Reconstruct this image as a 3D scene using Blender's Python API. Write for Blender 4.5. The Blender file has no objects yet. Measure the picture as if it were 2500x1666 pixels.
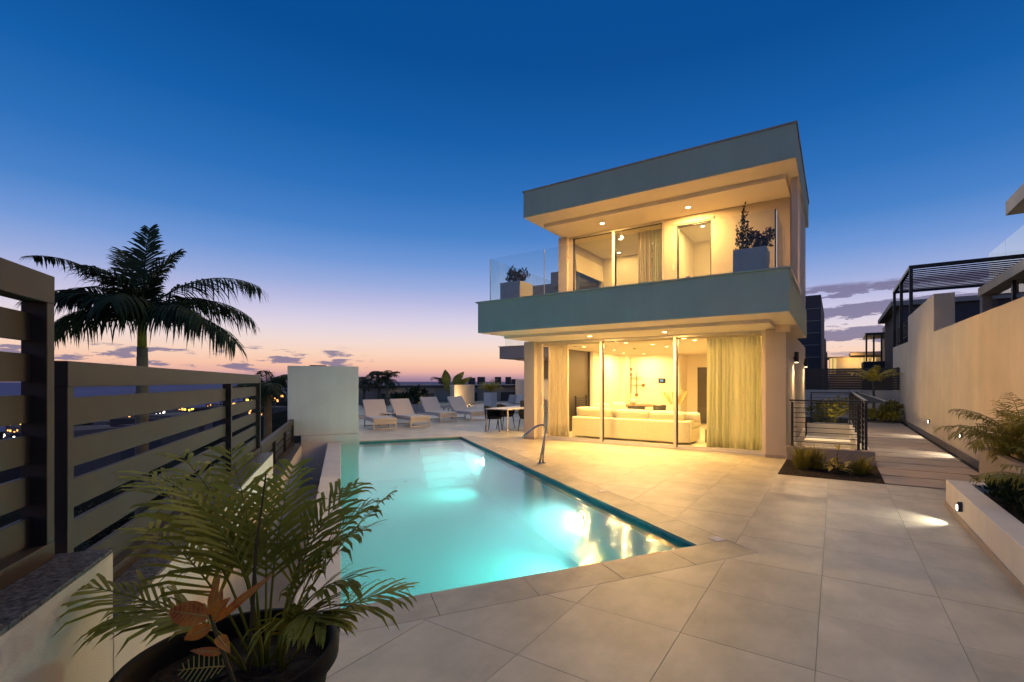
import bpy, math, random
from mathutils import Matrix, Vector
R = math.radians
PI = math.pi
sc = bpy.context.scene
COL = sc.collection

# ------------------------------------------------------------------ camera
YAW = R(31.836)
cam_d = bpy.data.cameras.new('camera')
cam = bpy.data.objects.new('camera', cam_d)
COL.objects.link(cam)
cam.location = (0, 0, 1.6)
cam.rotation_euler = (PI / 2, 0, YAW)
cam_d.sensor_width = 36
cam_d.lens = 16.466
cam_d.shift_x = -0.032
cam_d.shift_y = 0.0395
cam_d.clip_start = 0.05
cam_d.clip_end = 120000
sc.camera = cam
sc.view_settings.view_transform = 'Standard'
sc.view_settings.look = 'None'
sc.view_settings.exposure = 0
sc.view_settings.gamma = 1
sc.cycles.use_denoising = True
sc.cycles.max_bounces = 10
sc.cycles.transparent_max_bounces = 24
sc.cycles.diffuse_bounces = 7
sc.cycles.glossy_bounces = 4
sc.cycles.volume_bounces = 2
sc.cycles.sample_clamp_indirect = 12
sc.cycles.caustics_reflective = False
sc.cycles.caustics_refractive = False

SUN_AZ = R(22)       # direction of the afterglow, turned left of +Y
SUN_EL = R(1.0)


def lin(r, g, b):
    f = lambda v: ((v / 255 + 0.055) / 1.055) ** 2.4 if v > 10 else v / 255 / 12.92
    return (f(r), f(g), f(b), 1)


# ------------------------------------------------------------------ world
world = bpy.data.worlds.new('World')
sc.world = world
world.use_nodes = True
wt = world.node_tree
wn = wt.nodes
bg = wn['Background']


def wmath(op, a, b=None, c=None):
    n = wn.new('ShaderNodeMath'); n.operation = op
    for i, v in enumerate((a, b, c)):
        if v is None: continue
        if isinstance(v, (int, float)): n.inputs[i].default_value = v
        else: wt.links.new(v, n.inputs[i])
    return n.outputs[0]


tc = wn.new('ShaderNodeTexCoord')
sep = wn.new('ShaderNodeSeparateXYZ')
wt.links.new(tc.outputs['Generated'], sep.inputs[0])
ramp = wn.new('ShaderNodeValToRGB')
zmap = wmath('ADD', sep.outputs['Z'], 0.0)
wt.links.new(zmap, ramp.inputs[0])
stops = [(0.000, (146, 122, 148)), (0.008, (176, 142, 160)), (0.018, (226, 172, 164)), (0.033, (246, 194, 168)),
         (0.055, (248, 210, 188)), (0.080, (240, 216, 210)), (0.104, (226, 212, 222)), (0.130, (208, 201, 226)),
         (0.160, (182, 184, 222)), (0.190, (152, 170, 218)), (0.235, (112, 150, 212)), (0.290, (72, 128, 198)),
         (0.36, (44, 110, 184)), (0.45, (18, 92, 166)), (0.56, (4, 75, 145)), (1.0, (2, 68, 136))]
el = ramp.color_ramp.elements
while len(el) > 1: el.remove(el[-1])
el[0].position = 0; el[0].color = lin(*stops[0][1])
for p, cc in stops[1:]:
    e = el.new(p); e.color = lin(*cc)
# a little of the physical twilight sky under the gradient
sky = wn.new('ShaderNodeTexSky')
sky.sky_type = 'NISHITA'
sky.sun_disc = False
sky.sun_elevation = SUN_EL
sky.sun_rotation = -SUN_AZ
sky.ozone_density = 4
sky.altitude = 100
addsky = wn.new('ShaderNodeMix'); addsky.data_type = 'RGBA'; addsky.blend_type = 'ADD'
addsky.inputs[0].default_value = 0.02
wt.links.new(ramp.outputs[0], addsky.inputs[6])
wt.links.new(sky.outputs[0], addsky.inputs[7])

# clouds: flattened noise in azimuth/elevation, only in a low band above the sea
az = wmath('ARCTAN2', sep.outputs['X'], sep.outputs['Y'])          # 0 on +Y, negative to the left
cv = wn.new('ShaderNodeCombineXYZ')
wt.links.new(wmath('MULTIPLY', az, 13.0), cv.inputs[0])
wt.links.new(wmath('MULTIPLY', sep.outputs['Z'], 62.0), cv.inputs[1])
cn = wn.new('ShaderNodeTexNoise'); cn.inputs['Scale'].default_value = 1.0
cn.inputs['Detail'].default_value = 7; cn.inputs['Roughness'].default_value = 0.6
wt.links.new(cv.outputs[0], cn.inputs[0])


def band(val, lo, hi, soft):
    a = wn.new('ShaderNodeMapRange'); a.interpolation_type = 'SMOOTHSTEP'
    wt.links.new(val, a.inputs[0]); a.inputs[1].default_value = lo - soft; a.inputs[2].default_value = lo + soft
    b = wn.new('ShaderNodeMapRange'); b.interpolation_type = 'SMOOTHSTEP'
    wt.links.new(val, b.inputs[0]); b.inputs[1].default_value = hi - soft; b.inputs[2].default_value = hi + soft
    b.inputs[3].default_value = 1; b.inputs[4].default_value = 0
    return wmath('MULTIPLY', a.outputs[0], b.outputs[0])


zz = sep.outputs['Z']
sea_band = wmath('MULTIPLY', band(zz, 0.022, 0.058, 0.014), band(az, -1.9, -0.93, 0.10))
land_band = wmath('MULTIPLY', band(zz, 0.055, 0.165, 0.016), band(az, -0.10, 1.4, 0.06))
lay = wmath('SINE', wmath('ADD', wmath('MULTIPLY', zz, 150.0), wmath('MULTIPLY', cn.outputs[0], 3.0)))
dens = wmath('ADD', wmath('MULTIPLY', sea_band, wmath('SUBTRACT', cn.outputs[0], 0.525)),
             wmath('MULTIPLY', land_band, wmath('ADD', wmath('SUBTRACT', cn.outputs[0], 0.45), wmath('MULTIPLY', lay, 0.13))))
cm = wn.new('ShaderNodeMapRange'); cm.interpolation_type = 'SMOOTHSTEP'
wt.links.new(dens, cm.inputs[0]); cm.inputs[1].default_value = 0.0; cm.inputs[2].default_value = 0.055
cm.inputs[4].default_value = 0.86
mixc = wn.new('ShaderNodeMix'); mixc.data_type = 'RGBA'
wt.links.new(cm.outputs[0], mixc.inputs[0])
wt.links.new(addsky.outputs[2], mixc.inputs[6])
mixc.inputs[7].default_value = lin(118, 112, 146)
wt.links.new(mixc.outputs[2], bg.inputs[0])
bg.inputs[1].default_value = 1.0

# last light of the set sun, spread by the whole twilight sky: weak, very wide, from the sunset side
sun_d = bpy.data.lights.new('sun', 'SUN')
sun_d.energy = 1.05
sun_d.angle = R(90)
sun_d.color = (1, 0.87, 0.60)
sun = bpy.data.objects.new('sun', sun_d)
COL.objects.link(sun)
sun.rotation_euler = (R(48), 0, SUN_AZ + PI)

# ------------------------------------------------------------------ materials
MATS = {}


def mat(name, col, rough=0.7, metal=0.0, var=0.0, vscale=3.0, bump=0.0, bscale=80.0, rand=0.0, spec=None, emit=None, estr=0.0,
        col2=None, detail=6, transl=0.0, streak=0.0, stain=0.0):
    m = bpy.data.materials.new(name); m.use_nodes = True
    nt = m.node_tree; n = nt.nodes; b = n['Principled BSDF']
    c4 = tuple(col) + (1,)
    b.inputs['Base Color'].default_value = c4
    b.inputs['Roughness'].default_value = rough
    b.inputs['Metallic'].default_value = metal
    if spec is not None: b.inputs['Specular IOR Level'].default_value = spec
    tcn = n.new('ShaderNodeTexCoord')
    out = None
    if var > 0 or col2:
        nz = n.new('ShaderNodeTexNoise'); nz.inputs['Scale'].default_value = vscale; nz.inputs['Detail'].default_value = detail
        nz.inputs['Roughness'].default_value = 0.62
        nt.links.new(tcn.outputs['Object'], nz.inputs[0])
        mx = n.new('ShaderNodeMix'); mx.data_type = 'RGBA'
        mr = n.new('ShaderNodeMapRange'); mr.inputs[1].default_value = 0.33; mr.inputs[2].default_value = 0.67
        nt.links.new(nz.outputs[0], mr.inputs[0]); nt.links.new(mr.outputs[0], mx.inputs[0])
        lo = tuple(v * (1 - var) for v in col) + (1,)
        hi = (tuple(col2) + (1,)) if col2 else tuple(min(1, v * (1 + var)) for v in col) + (1,)
        mx.inputs[6].default_value = lo; mx.inputs[7].default_value = hi
        out = mx.outputs[2]
    if rand > 0:
        oi = n.new('ShaderNodeObjectInfo')
        mr2 = n.new('ShaderNodeMapRange'); mr2.inputs[3].default_value = 1 - rand; mr2.inputs[4].default_value = 1 + rand
        nt.links.new(oi.outputs['Random'], mr2.inputs[0])
        mm = n.new('ShaderNodeMix'); mm.data_type = 'RGBA'; mm.blend_type = 'MULTIPLY'; mm.inputs[0].default_value = 1
        if out: nt.links.new(out, mm.inputs[6])
        else: mm.inputs[6].default_value = c4
        nt.links.new(mr2.outputs[0], mm.inputs[7])
        out = mm.outputs[2]
    for amt, scl, wide in ((streak, (2.6, 2.6, 0.22), 1.0), (stain, (0.55, 0.55, 0.55), 1.0), (stain * 0.6, (5.0, 1.1, 5.0), 1.0)):
        if amt <= 0: continue
        mp = n.new('ShaderNodeMapping'); mp.inputs['Scale'].default_value = scl
        ge = n.new('ShaderNodeNewGeometry')
        nt.links.new(ge.outputs['Position'], mp.inputs[0])
        ns = n.new('ShaderNodeTexNoise'); ns.inputs['Scale'].default_value = 1.0; ns.inputs['Detail'].default_value = 8; ns.inputs['Roughness'].default_value = 0.65
        nt.links.new(mp.outputs[0], ns.inputs[0])
        m3 = n.new('ShaderNodeMapRange'); m3.inputs[1].default_value = 0.35; m3.inputs[2].default_value = 0.65; m3.inputs[3].default_value = 1 - amt; m3.inputs[4].default_value = 1 + amt * 0.6
        nt.links.new(ns.outputs[0], m3.inputs[0])
        m4 = n.new('ShaderNodeMix'); m4.data_type = 'RGBA'; m4.blend_type = 'MULTIPLY'; m4.inputs[0].default_value = 1
        if out: nt.links.new(out, m4.inputs[6])
        else: m4.inputs[6].default_value = c4
        nt.links.new(m3.outputs[0], m4.inputs[7])
        out = m4.outputs[2]
    if out: nt.links.new(out, b.inputs['Base Color'])
    if bump > 0:
        nb = n.new('ShaderNodeTexNoise'); nb.inputs['Scale'].default_value = bscale; nb.inputs['Detail'].default_value = 4
        nt.links.new(tcn.outputs['Object'], nb.inputs[0])
        bp = n.new('ShaderNodeBump'); bp.inputs['Strength'].default_value = bump; bp.inputs['Distance'].default_value = 0.01
        nt.links.new(nb.outputs[0], bp.inputs['Height']); nt.links.new(bp.outputs[0], b.inputs['Normal'])
    if emit:
        b.inputs['Emission Color'].default_value = tuple(emit) + (1,); b.inputs['Emission Strength'].default_value = estr
    if transl > 0:
        tr = n.new('ShaderNodeBsdfTranslucent')
        if out: nt.links.new(out, tr.inputs[0])
        else: tr.inputs[0].default_value = c4
        ms = n.new('ShaderNodeMixShader'); ms.inputs[0].default_value = transl
        nt.links.new(b.outputs[0], ms.inputs[1]); nt.links.new(tr.outputs[0], ms.inputs[2])
        nt.links.new(ms.outputs[0], n['Material Output'].inputs['Surface'])
    MATS[name] = m
    return m


def glass_mat(name, tint, ior=1.45, rough=0.0, bumps=None, strength=0.1, stretch=(1, 1, 1)):
    m = bpy.data.materials.new(name); m.use_nodes = True
    nt = m.node_tree; n = nt.nodes
    n.remove(n['Principled BSDF'])
    tr = n.new('ShaderNodeBsdfTransparent'); tr.inputs[0].default_value = tuple(tint) + (1,)
    gl = n.new('ShaderNodeBsdfGlossy'); gl.inputs['Roughness'].default_value = rough
    fr = n.new('ShaderNodeFresnel'); fr.inputs[0].default_value = ior
    mx = n.new('ShaderNodeMixShader')
    geo = n.new('ShaderNodeNewGeometry'); ff = n.new('ShaderNodeMath'); ff.operation = 'SUBTRACT'; ff.inputs[0].default_value = 1.0
    nt.links.new(geo.outputs['Backfacing'], ff.inputs[1])
    fm = n.new('ShaderNodeMath'); fm.operation = 'MULTIPLY'
    nt.links.new(fr.outputs[0], fm.inputs[0]); nt.links.new(ff.outputs[0], fm.inputs[1])
    nt.links.new(fm.outputs[0], mx.inputs[0]); nt.links.new(tr.outputs[0], mx.inputs[1]); nt.links.new(gl.outputs[0], mx.inputs[2])
    nt.links.new(mx.outputs[0], n['Material Output'].inputs['Surface'])
    if bumps:
        tcn = n.new('ShaderNodeTexCoord'); mp = n.new('ShaderNodeMapping'); mp.inputs['Scale'].default_value = stretch
        nt.links.new(tcn.outputs['Object'], mp.inputs[0])
        prev = None
        for s, w in bumps:
            nz = n.new('ShaderNodeTexNoise'); nz.inputs['Scale'].default_value = s; nz.inputs['Detail'].default_value = 3
            nz.inputs['Distortion'].default_value = 0.6
            nt.links.new(mp.outputs[0], nz.inputs[0])
            mu = n.new('ShaderNodeMath'); mu.operation = 'MULTIPLY'; mu.inputs[1].default_value = w
            nt.links.new(nz.outputs[0], mu.inputs[0])
            if prev is None: prev = mu.outputs[0]
            else:
                ad = n.new('ShaderNodeMath'); ad.operation = 'ADD'
                nt.links.new(prev, ad.inputs[0]); nt.links.new(mu.outputs[0], ad.inputs[1]); prev = ad.outputs[0]
        bp = n.new('ShaderNodeBump'); bp.inputs['Strength'].default_value = strength; bp.inputs['Distance'].default_value = 0.02
        nt.links.new(prev, bp.inputs['Height'])
        nt.links.new(bp.outputs[0], gl.inputs['Normal']); nt.links.new(bp.outputs[0], fr.inputs['Normal'])
    MATS[name] = m
    return m


def emis(name, col, s):
    m = bpy.data.materials.new(name); m.use_nodes = True
    nt = m.node_tree; n = nt.nodes
    n.remove(n['Principled BSDF'])
    e = n.new('ShaderNodeEmission'); e.inputs[0].default_value = tuple(col) + (1,); e.inputs[1].default_value = s
    nt.links.new(e.outputs[0], n['Material Output'].inputs['Surface'])
    MATS[name] = m
    return m


mat('plaster', (0.68, 0.64, 0.56), 0.9, streak=0.05, var=0.05, vscale=1.2, bump=0.35, bscale=160)
mat('plaster_villa', (0.50, 0.44, 0.36), 0.9, var=0.05, vscale=1.2, bump=0.35, bscale=160)
mat('plaster_smooth', (0.74, 0.70, 0.63), 0.85, var=0.03, vscale=1.0, bump=0.1, bscale=60)
mat('plaster_warm', (0.80, 0.66, 0.47), 0.9, streak=0.045, var=0.08, vscale=0.8, bump=0.5, bscale=120)
mat('plaster_grey', (0.34, 0.30, 0.26), 0.9, var=0.06, vscale=0.8, bump=0.3, bscale=90)
mat('plaster_dark', (0.075, 0.07, 0.075), 0.9, var=0.12, vscale=0.6, bump=0.2, bscale=60)
mat('interior', (0.78, 0.72, 0.60), 0.9, var=0.02, vscale=1.0)
mat('tile', (0.455, 0.42, 0.33), 0.48, stain=0.13, var=0.16, vscale=2.2, bump=0.06, bscale=140, rand=0.09, detail=9)
mat('coping', (0.385, 0.355, 0.275), 0.5, stain=0.2, var=0.16, vscale=2.5, bump=0.06, bscale=140, rand=0.06, detail=9)
mat('grout', (0.30, 0.27, 0.21), 0.95, var=0.2, vscale=8)
mat('skirt', (0.34, 0.29, 0.24), 0.7, var=0.1, vscale=3)
mat('granite', (0.010, 0.010, 0.012), 0.5, spec=0.2, bump=0.2, bscale=200, col2=(0.16, 0.15, 0.16), vscale=55, var=0.1, detail=3)
mat('fascia', (0.36, 0.46, 0.365), 0.9, streak=0.05, var=0.05, vscale=1.2, bump=0.3, bscale=160)  # green tint in the base colour stands in for the pool's glow
mat('fence_paint', (0.048, 0.035, 0.027), 0.55, spec=0.2, var=0.07, vscale=5, metal=0.0)
mat('black_metal', (0.012, 0.012, 0.014), 0.45, var=0.2, vscale=10)
mat('dark_frame', (0.03, 0.03, 0.032), 0.4)
mat('alu', (0.62, 0.60, 0.56), 0.4, metal=0.3, var=0.03)
mat('white_metal', (0.70, 0.63, 0.53), 0.45, var=0.03)
mat('chrome', (0.42, 0.42, 0.43), 0.10, metal=1.0)
mat('pool_liner', (0.44, 0.90, 0.87), 0.8, var=0.03, vscale=1.5)
mat('pool_tile', (0.035, 0.22, 0.21), 0.5, var=0.1, vscale=9)
mat('pool_step', (0.40, 0.82, 0.82), 0.8)
mat('fabric', (0.76, 0.68, 0.55), 0.95, var=0.04, vscale=30, bump=0.3, bscale=400)
mat('sofa_fabric', (0.70, 0.66, 0.48), 0.95, var=0.04, vscale=12, bump=0.3, bscale=300)
mat('cushion', (0.42, 0.40, 0.36), 0.95, var=0.05, vscale=20)
mat('curtain', (0.90, 0.85, 0.72), 0.95, var=0.03, vscale=20, transl=0.75)
mat('curtain_sheer', (0.86, 0.87, 0.72), 0.95, var=0.03, vscale=20, transl=0.7)
mat('rope', (0.012, 0.013, 0.012), 0.8, bump=0.4, bscale=120)
mat('wood', (0.22, 0.12, 0.055), 0.5, var=0.25, vscale=8)
mat('bronze', (0.20, 0.11, 0.05), 0.4, metal=0.5, var=0.15, vscale=8)
mat('soil', (0.022, 0.014, 0.009), 1.0, var=0.5, vscale=30, bump=0.8, bscale=60)
mat('pot_black', (0.008, 0.009, 0.011), 0.7, spec=0.15, var=0.15, vscale=8, bump=0.05)
mat('planter_grey', (0.36, 0.36, 0.37), 0.6, var=0.06, vscale=6)
mat('planter_white', (0.7, 0.67, 0.6), 0.7, var=0.03)
mat('leaf_dark', (0.022, 0.040, 0.014), 0.65, spec=0.2, var=0.35, vscale=2, transl=0.15)
mat('leaf_palm', (0.25, 0.24, 0.028), 0.6, spec=0.2, var=0.35, vscale=3, transl=0.2)
mat('leaf_olive', (0.25, 0.22, 0.035), 0.65, spec=0.2, var=0.35, vscale=3, transl=0.2)
mat('leaf_yellow', (0.55, 0.44, 0.06), 0.5, var=0.35, vscale=5, transl=0.2)
mat('leaf_red', (0.72, 0.12, 0.02), 0.5, var=0.3, vscale=14, col2=(0.85, 0.34, 0.04), transl=0.15)
mat('leaf_vein', (0.52, 0.40, 0.10), 0.45)
mat('leaf_purple', (0.035, 0.022, 0.02), 0.5, var=0.4, vscale=8, transl=0.15)
mat('stem', (0.10, 0.075, 0.03), 0.7, var=0.3, vscale=12)
mat('trunk', (0.13, 0.115, 0.075), 0.9, var=0.25, vscale=4, bump=0.4, bscale=20)
mat('dried', (0.45, 0.27, 0.09), 0.8, var=0.2, vscale=6)
mat('door_grey', (0.06, 0.062, 0.06), 0.6)
mat('panel_dark', (0.075, 0.062, 0.048), 0.6, var=0.08, vscale=2)
mat('screen', (0.01, 0.01, 0.012), 0.3)
emis('screen_lit', (0.35, 0.62, 0.75), 0.8)
emis('lamp_warm', (1, 0.80, 0.45), 14)
emis('lamp_white', (1, 0.93, 0.80), 16)
emis('lamp_pool', (0.80, 1.0, 1.0), 20)
emis('strip_warm', (1, 0.72, 0.34), 6.0)
emis('town_warm', (1, 0.42, 0.10), 3.0)
emis('town_white', (1, 0.90, 0.75), 4)
emis('town_yellow', (1, 0.72, 0.10), 3.0)
emis('town_red', (1, 0.03, 0.03), 2.0)
emis('house_glow', (1, 0.66, 0.24), 0.9)
glass_mat('glass', (0.96, 0.97, 0.95))
glass_mat('glass_rail', (0.93, 0.96, 0.95))
glass_mat('glass_dark', (0.62, 0.68, 0.62))
glass_mat('water', (0.92, 1.0, 1.0), ior=1.33, rough=0.02, bumps=((1.8, 0.22), (7.0, 0.24), (20.0, 0.28)), strength=0.42, stretch=(1, 1, 1))
for nm_ in ('water', 'water_side'):
    if nm_ == 'water_side':
        mw = bpy.data.materials.new(nm_); mw.use_nodes = True; MATS[nm_] = mw
        mw.node_tree.nodes.remove(mw.node_tree.nodes['Principled BSDF'])
        tb = mw.node_tree.nodes.new('ShaderNodeBsdfTransparent')
        mw.node_tree.links.new(tb.outputs[0], mw.node_tree.nodes['Material Output'].inputs['Surface'])
    nt_ = MATS[nm_].node_tree
    va = nt_.nodes.new('ShaderNodeVolumeAbsorption'); va.inputs['Color'].default_value = (0.20, 0.86, 0.85, 1); va.inputs['Density'].default_value = 0.40
    vsn = nt_.nodes.new('ShaderNodeVolumeScatter'); vsn.inputs['Color'].default_value = (0.55, 0.95, 1.0, 1); vsn.inputs['Density'].default_value = 0.21
    vsn.inputs['Anisotropy'].default_value = 0.3
    ad_ = nt_.nodes.new('ShaderNodeAddShader')
    nt_.links.new(va.outputs[0], ad_.inputs[0]); nt_.links.new(vsn.outputs[0], ad_.inputs[1])
    nt_.links.new(ad_.outputs[0], nt_.nodes['Material Output'].inputs['Volume'])
mat('glass_edge', (0.02, 0.05, 0.04), 0.2)
mat('sea', (0.075, 0.085, 0.19), 0.7, spec=0.02, var=0.2, vscale=0.002, bump=0.0)
mat('terrain', (0.016, 0.018, 0.014), 1.0, spec=0.0, var=0.5, vscale=0.05)
mat('town_wall', (0.12, 0.105, 0.10), 0.9, spec=0.0, rand=0.5)
mat('bush_dark', (0.010, 0.013, 0.008), 0.9, var=0.3, vscale=1)
mat('deck_slab', (0.36, 0.29, 0.23), 0.6, var=0.10, vscale=2.5, bump=0.08, bscale=90, rand=0.05, detail=9)
mat('rock', (0.13, 0.10, 0.07), 0.9, var=0.3, vscale=5, bump=0.5, bscale=12)

# ------------------------------------------------------------------ mesh helpers
OM = {}          # world matrix of every thing/part (parents of world-built parts)
ID = Matrix.Identity(4)


class MB:
    def __init__(s, M=None):
        s.v = []; s.f = []; s.M = M

    def add(s, vs, fs):
        k = len(s.v)
        if s.M is not None: vs = [s.M @ Vector(p) for p in vs]
        s.v += [tuple(p) for p in vs]
        s.f += [tuple(i + k for i in q) for q in fs]
        return s

    def box(s, x0, x1, y0, y1, z0, z1):
        vs = [(x0, y0, z0), (x1, y0, z0), (x1, y1, z0), (x0, y1, z0), (x0, y0, z1), (x1, y0, z1), (x1, y1, z1), (x0, y1, z1)]
        return s.add(vs, [(0, 3, 2, 1), (4, 5, 6, 7), (0, 1, 5, 4), (1, 2, 6, 5), (2, 3, 7, 6), (3, 0, 4, 7)])

    def prism(s, poly, z0, z1):
        n = len(poly)
        vs = [(p[0], p[1], z0) for p in poly] + [(p[0], p[1], z1) for p in poly]
        fs = [tuple(range(n - 1, -1, -1)), tuple(range(n, 2 * n))] + [(i, (i + 1) % n, n + (i + 1) % n, n + i) for i in range(n)]
        return s.add(vs, fs)

    def hexa(s, q0, q1):
        """two quads (same winding) joined into a solid"""
        return s.add(list(q0) + list(q1), [(3, 2, 1, 0), (4, 5, 6, 7), (0, 1, 5, 4), (1, 2, 6, 5), (2, 3, 7, 6), (3, 0, 4, 7)])

    def beam(s, a, b, w, h, up=(0, 0, 1)):
        a = Vector(a); b = Vector(b); d = (b - a).normalized()
        u = Vector(up)
        sd = d.cross(u)
        if sd.length < 1e-4: sd = d.cross(Vector((0, 1, 0)))
        sd.normalize(); u = sd.cross(d)
        q = lambda p: [p - sd * w / 2 - u * h / 2, p + sd * w / 2 - u * h / 2, p + sd * w / 2 + u * h / 2, p - sd * w / 2 + u * h / 2]
        return s.hexa(q(a), q(b))

    def tube(s, pts, rad, n=10):
        pts = [Vector(p) for p in pts]
        m = len(pts)
        rs = rad if isinstance(rad, (list, tuple)) else [rad] * m
        vs = []; fs = []
        for i, p in enumerate(pts):
            d = (pts[min(i + 1, m - 1)] - pts[max(i - 1, 0)]).normalized()
            u = Vector((0, 0, 1)) if abs(d.z) < 0.95 else Vector((1, 0, 0))
            a = d.cross(u).normalized(); b = d.cross(a)
            for k in range(n):
                t = 2 * PI * k / n
                vs.append(p + (a * math.cos(t) + b * math.sin(t)) * rs[i])
        for i in range(m - 1):
            for k in range(n):
                fs.append((i * n + k, i * n + (k + 1) % n, (i + 1) * n + (k + 1) % n, (i + 1) * n + k))
        fs.append(tuple(range(n - 1, -1, -1))); fs.append(tuple(range((m - 1) * n, m * n)))
        return s.add(vs, fs)

    def lathe(s, prof, n=32, c=(0, 0, 0), cap=True):
        vs = []; fs = []
        for r, z in prof:
            for k in range(n):
                t = 2 * PI * k / n
                vs.append((c[0] + r * math.cos(t), c[1] + r * math.sin(t), c[2] + z))
        m = len(prof)
        for i in range(m - 1):
            for k in range(n):
                fs.append((i * n + k, i * n + (k + 1) % n, (i + 1) * n + (k + 1) % n, (i + 1) * n + k))
        if cap:
            fs.append(tuple(range(n - 1, -1, -1))); fs.append(tuple(range((m - 1) * n, m * n)))
        return s.add(vs, fs)

    def build(s, name, m, parent=None, smooth=False, bevel=0.0, seg=2, local=False):
        me = bpy.data.meshes.new(name)
        vs = s.v
        if parent is not None and not local:
            inv = OM.get(parent.name, ID).inverted()
            vs = [inv @ Vector(p) for p in vs]
        me.from_pydata([tuple(p) for p in vs], [], s.f)
        me.validate(); me.update()
        ms = m if isinstance(m, (list, tuple)) else [m]
        for x in ms: me.materials.append(MATS[x])
        if smooth:
            for p in me.polygons: p.use_smooth = True
        o = bpy.data.objects.new(name, me)
        COL.objects.link(o)
        if parent is not None:
            o.parent = parent
            OM[o.name] = OM.get(parent.name, ID)
        if bevel > 0:
            bv = o.modifiers.new('bevel', 'BEVEL'); bv.width = bevel; bv.segments = seg; bv.limit_method = 'ANGLE'
        return o


def tag(o, label, cat, group=None):
    o['label'] = label; o['category'] = cat
    if group: o['group'] = group
    return o


def thing(name, label, cat, loc=(0, 0, 0), rz=0.0, group=None):
    o = bpy.data.objects.new(name, None)
    o.empty_display_size = 0.2
    COL.objects.link(o)
    o.location = loc; o.rotation_euler = (0, 0, rz)
    OM[o.name] = Matrix.Translation(loc) @ Matrix.Rotation(rz, 4, 'Z')
    return tag(o, label, cat, group)


def struct(o):
    o['kind'] = 'structure'
    return o


def stuff(o):
    o['kind'] = 'stuff'
    return o


def copy_tree(o, parent=None):
    c = o.copy(); COL.objects.link(c)
    if parent is not None: c.parent = parent
    for ch in list(o.children): copy_tree(ch, c)
    return c


def place(o, loc, rz):
    o.location = loc; o.rotation_euler = (0, 0, rz)


def lamp(kind, loc, energy, color, parent=None, size=0.1, spot=None, blend=0.5, aim=None, shape='DISK'):
    d = bpy.data.lights.new('lamp_light', kind)
    d.energy = energy; d.color = color
    if kind == 'AREA':
        d.shape = shape; d.size = size
    else:
        d.shadow_soft_size = size
    if kind == 'SPOT':
        d.spot_size = spot; d.spot_blend = blend
    o = bpy.data.objects.new('lamp_light', d)
    COL.objects.link(o)
    M = Matrix.Translation(loc)
    if aim is not None:
        q = (Vector(aim) - Vector(loc)).to_track_quat('-Z', 'Y')
        M = M @ q.to_matrix().to_4x4()
    if parent is not None:
        o.parent = parent
        M = OM.get(parent.name, ID).inverted() @ M
    o.matrix_local = M
    return o


PA = R(55.3695)
PM = Matrix.Rotation(PA, 4, 'Z')       # pool frame: a to the right of the pool, b along it


def pf(a, b, z=0.0):
    v = PM @ Vector((a, b, z)); return (v.x, v.y, v.z)


rng = random.Random(7)
WARM = (1.0, 0.54, 0.15)
WARM_IN = (1.0, 0.60, 0.21)
WARM2 = (1.0, 0.66, 0.30)

# ================================================================== terrace
A1, B0, B1 = 3.21, 3.59, 13.50          # pool rim
CW = 0.37
WA = -0.918                             # inner face of the boundary wall
A_OUT, B_OUT, B_FAR = A1 + CW, B0 - CW, B1 + 0.0

terrace = MB(); floor_poly = [(-26, -3), (2.35, -3), (2.35, 9.0), (-0.86, 9.0), (-0.86, 40), (-26, 40)]


def clip(poly, nx, ny, d):
    """keep the side nx*x+ny*y>=d"""
    out = []
    for i in range(len(poly)):
        p, q = poly[i], poly[(i + 1) % len(poly)]
        a = nx * p[0] + ny * p[1] - d; b = nx * q[0] + ny * q[1] - d
        if a >= 0: out.append(p)
        if (a >= 0) != (b >= 0):
            t = a / (a - b); out.append((p[0] + t * (q[0] - p[0]), p[1] + t * (q[1] - p[1])))
    return out


def area(p):
    return 0.5 * sum(p[i][0] * p[(i + 1) % len(p)][1] - p[(i + 1) % len(p)][0] * p[i][1] for i in range(len(p))) if len(p) > 2 else 0


pu = (math.cos(PA), math.sin(PA)); pv = (-math.sin(PA), math.cos(PA))
GAP = 0.0015
# house footprint and planting bed are left out of the paving
HX0, HX1, HY0 = -7.40, -0.86, 10.82


def tile_pieces(x0, x1, y0, y1):
    sq = [(x0, y0), (x1, y0), (x1, y1), (x0, y1)]
    # right limits
    pcs = [sq]
    # bed / path: beyond Y=9 only left of X=-0.86
    if y1 > 9.0 and x1 > -0.86:
        a = clip(sq, 0, -1, -9.0 + GAP); b = clip(clip(sq, 0, 1, 9.0 - GAP), -1, 0, 0.858)
        pcs = [p for p in (a, b) if area(p) > 1e-4]
    # house
    res = []
    for p in pcs:
        if max(q[1] for q in p) > HY0 and max(q[0] for q in p) > HX0:
            for r in (clip(p, 0, -1, -HY0), clip(clip(p, 0, 1, HY0), -1, 0, -HX0)):
                if area(r) > 1e-4: res.append(r)
        else: res.append(p)
    pcs, res = res, []
    # pool rectangle with its coping and gutter, and the boundary wall
    for p in pcs:
        p = clip(p, pu[0], pu[1], WA)
        if area(p) < 1e-4: continue
        A = [q[0] * pu[0] + q[1] * pu[1] for q in p]; Bq = [q[0] * pv[0] + q[1] * pv[1] for q in p]
        if min(A) < A_OUT and max(Bq) > B_OUT and min(Bq) < B_FAR:
            parts = (clip(p, pu[0], pu[1], A_OUT + GAP),
                     clip(clip(p, -pu[0], -pu[1], -A_OUT - GAP), -pv[0], -pv[1], -B_OUT + GAP),
                     clip(clip(p, -pu[0], -pu[1], -A_OUT - GAP), pv[0], pv[1], B_FAR + GAP))
            res += [r for r in parts if area(r) > 1e-4]
        else: res.append(p)
    return res


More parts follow.
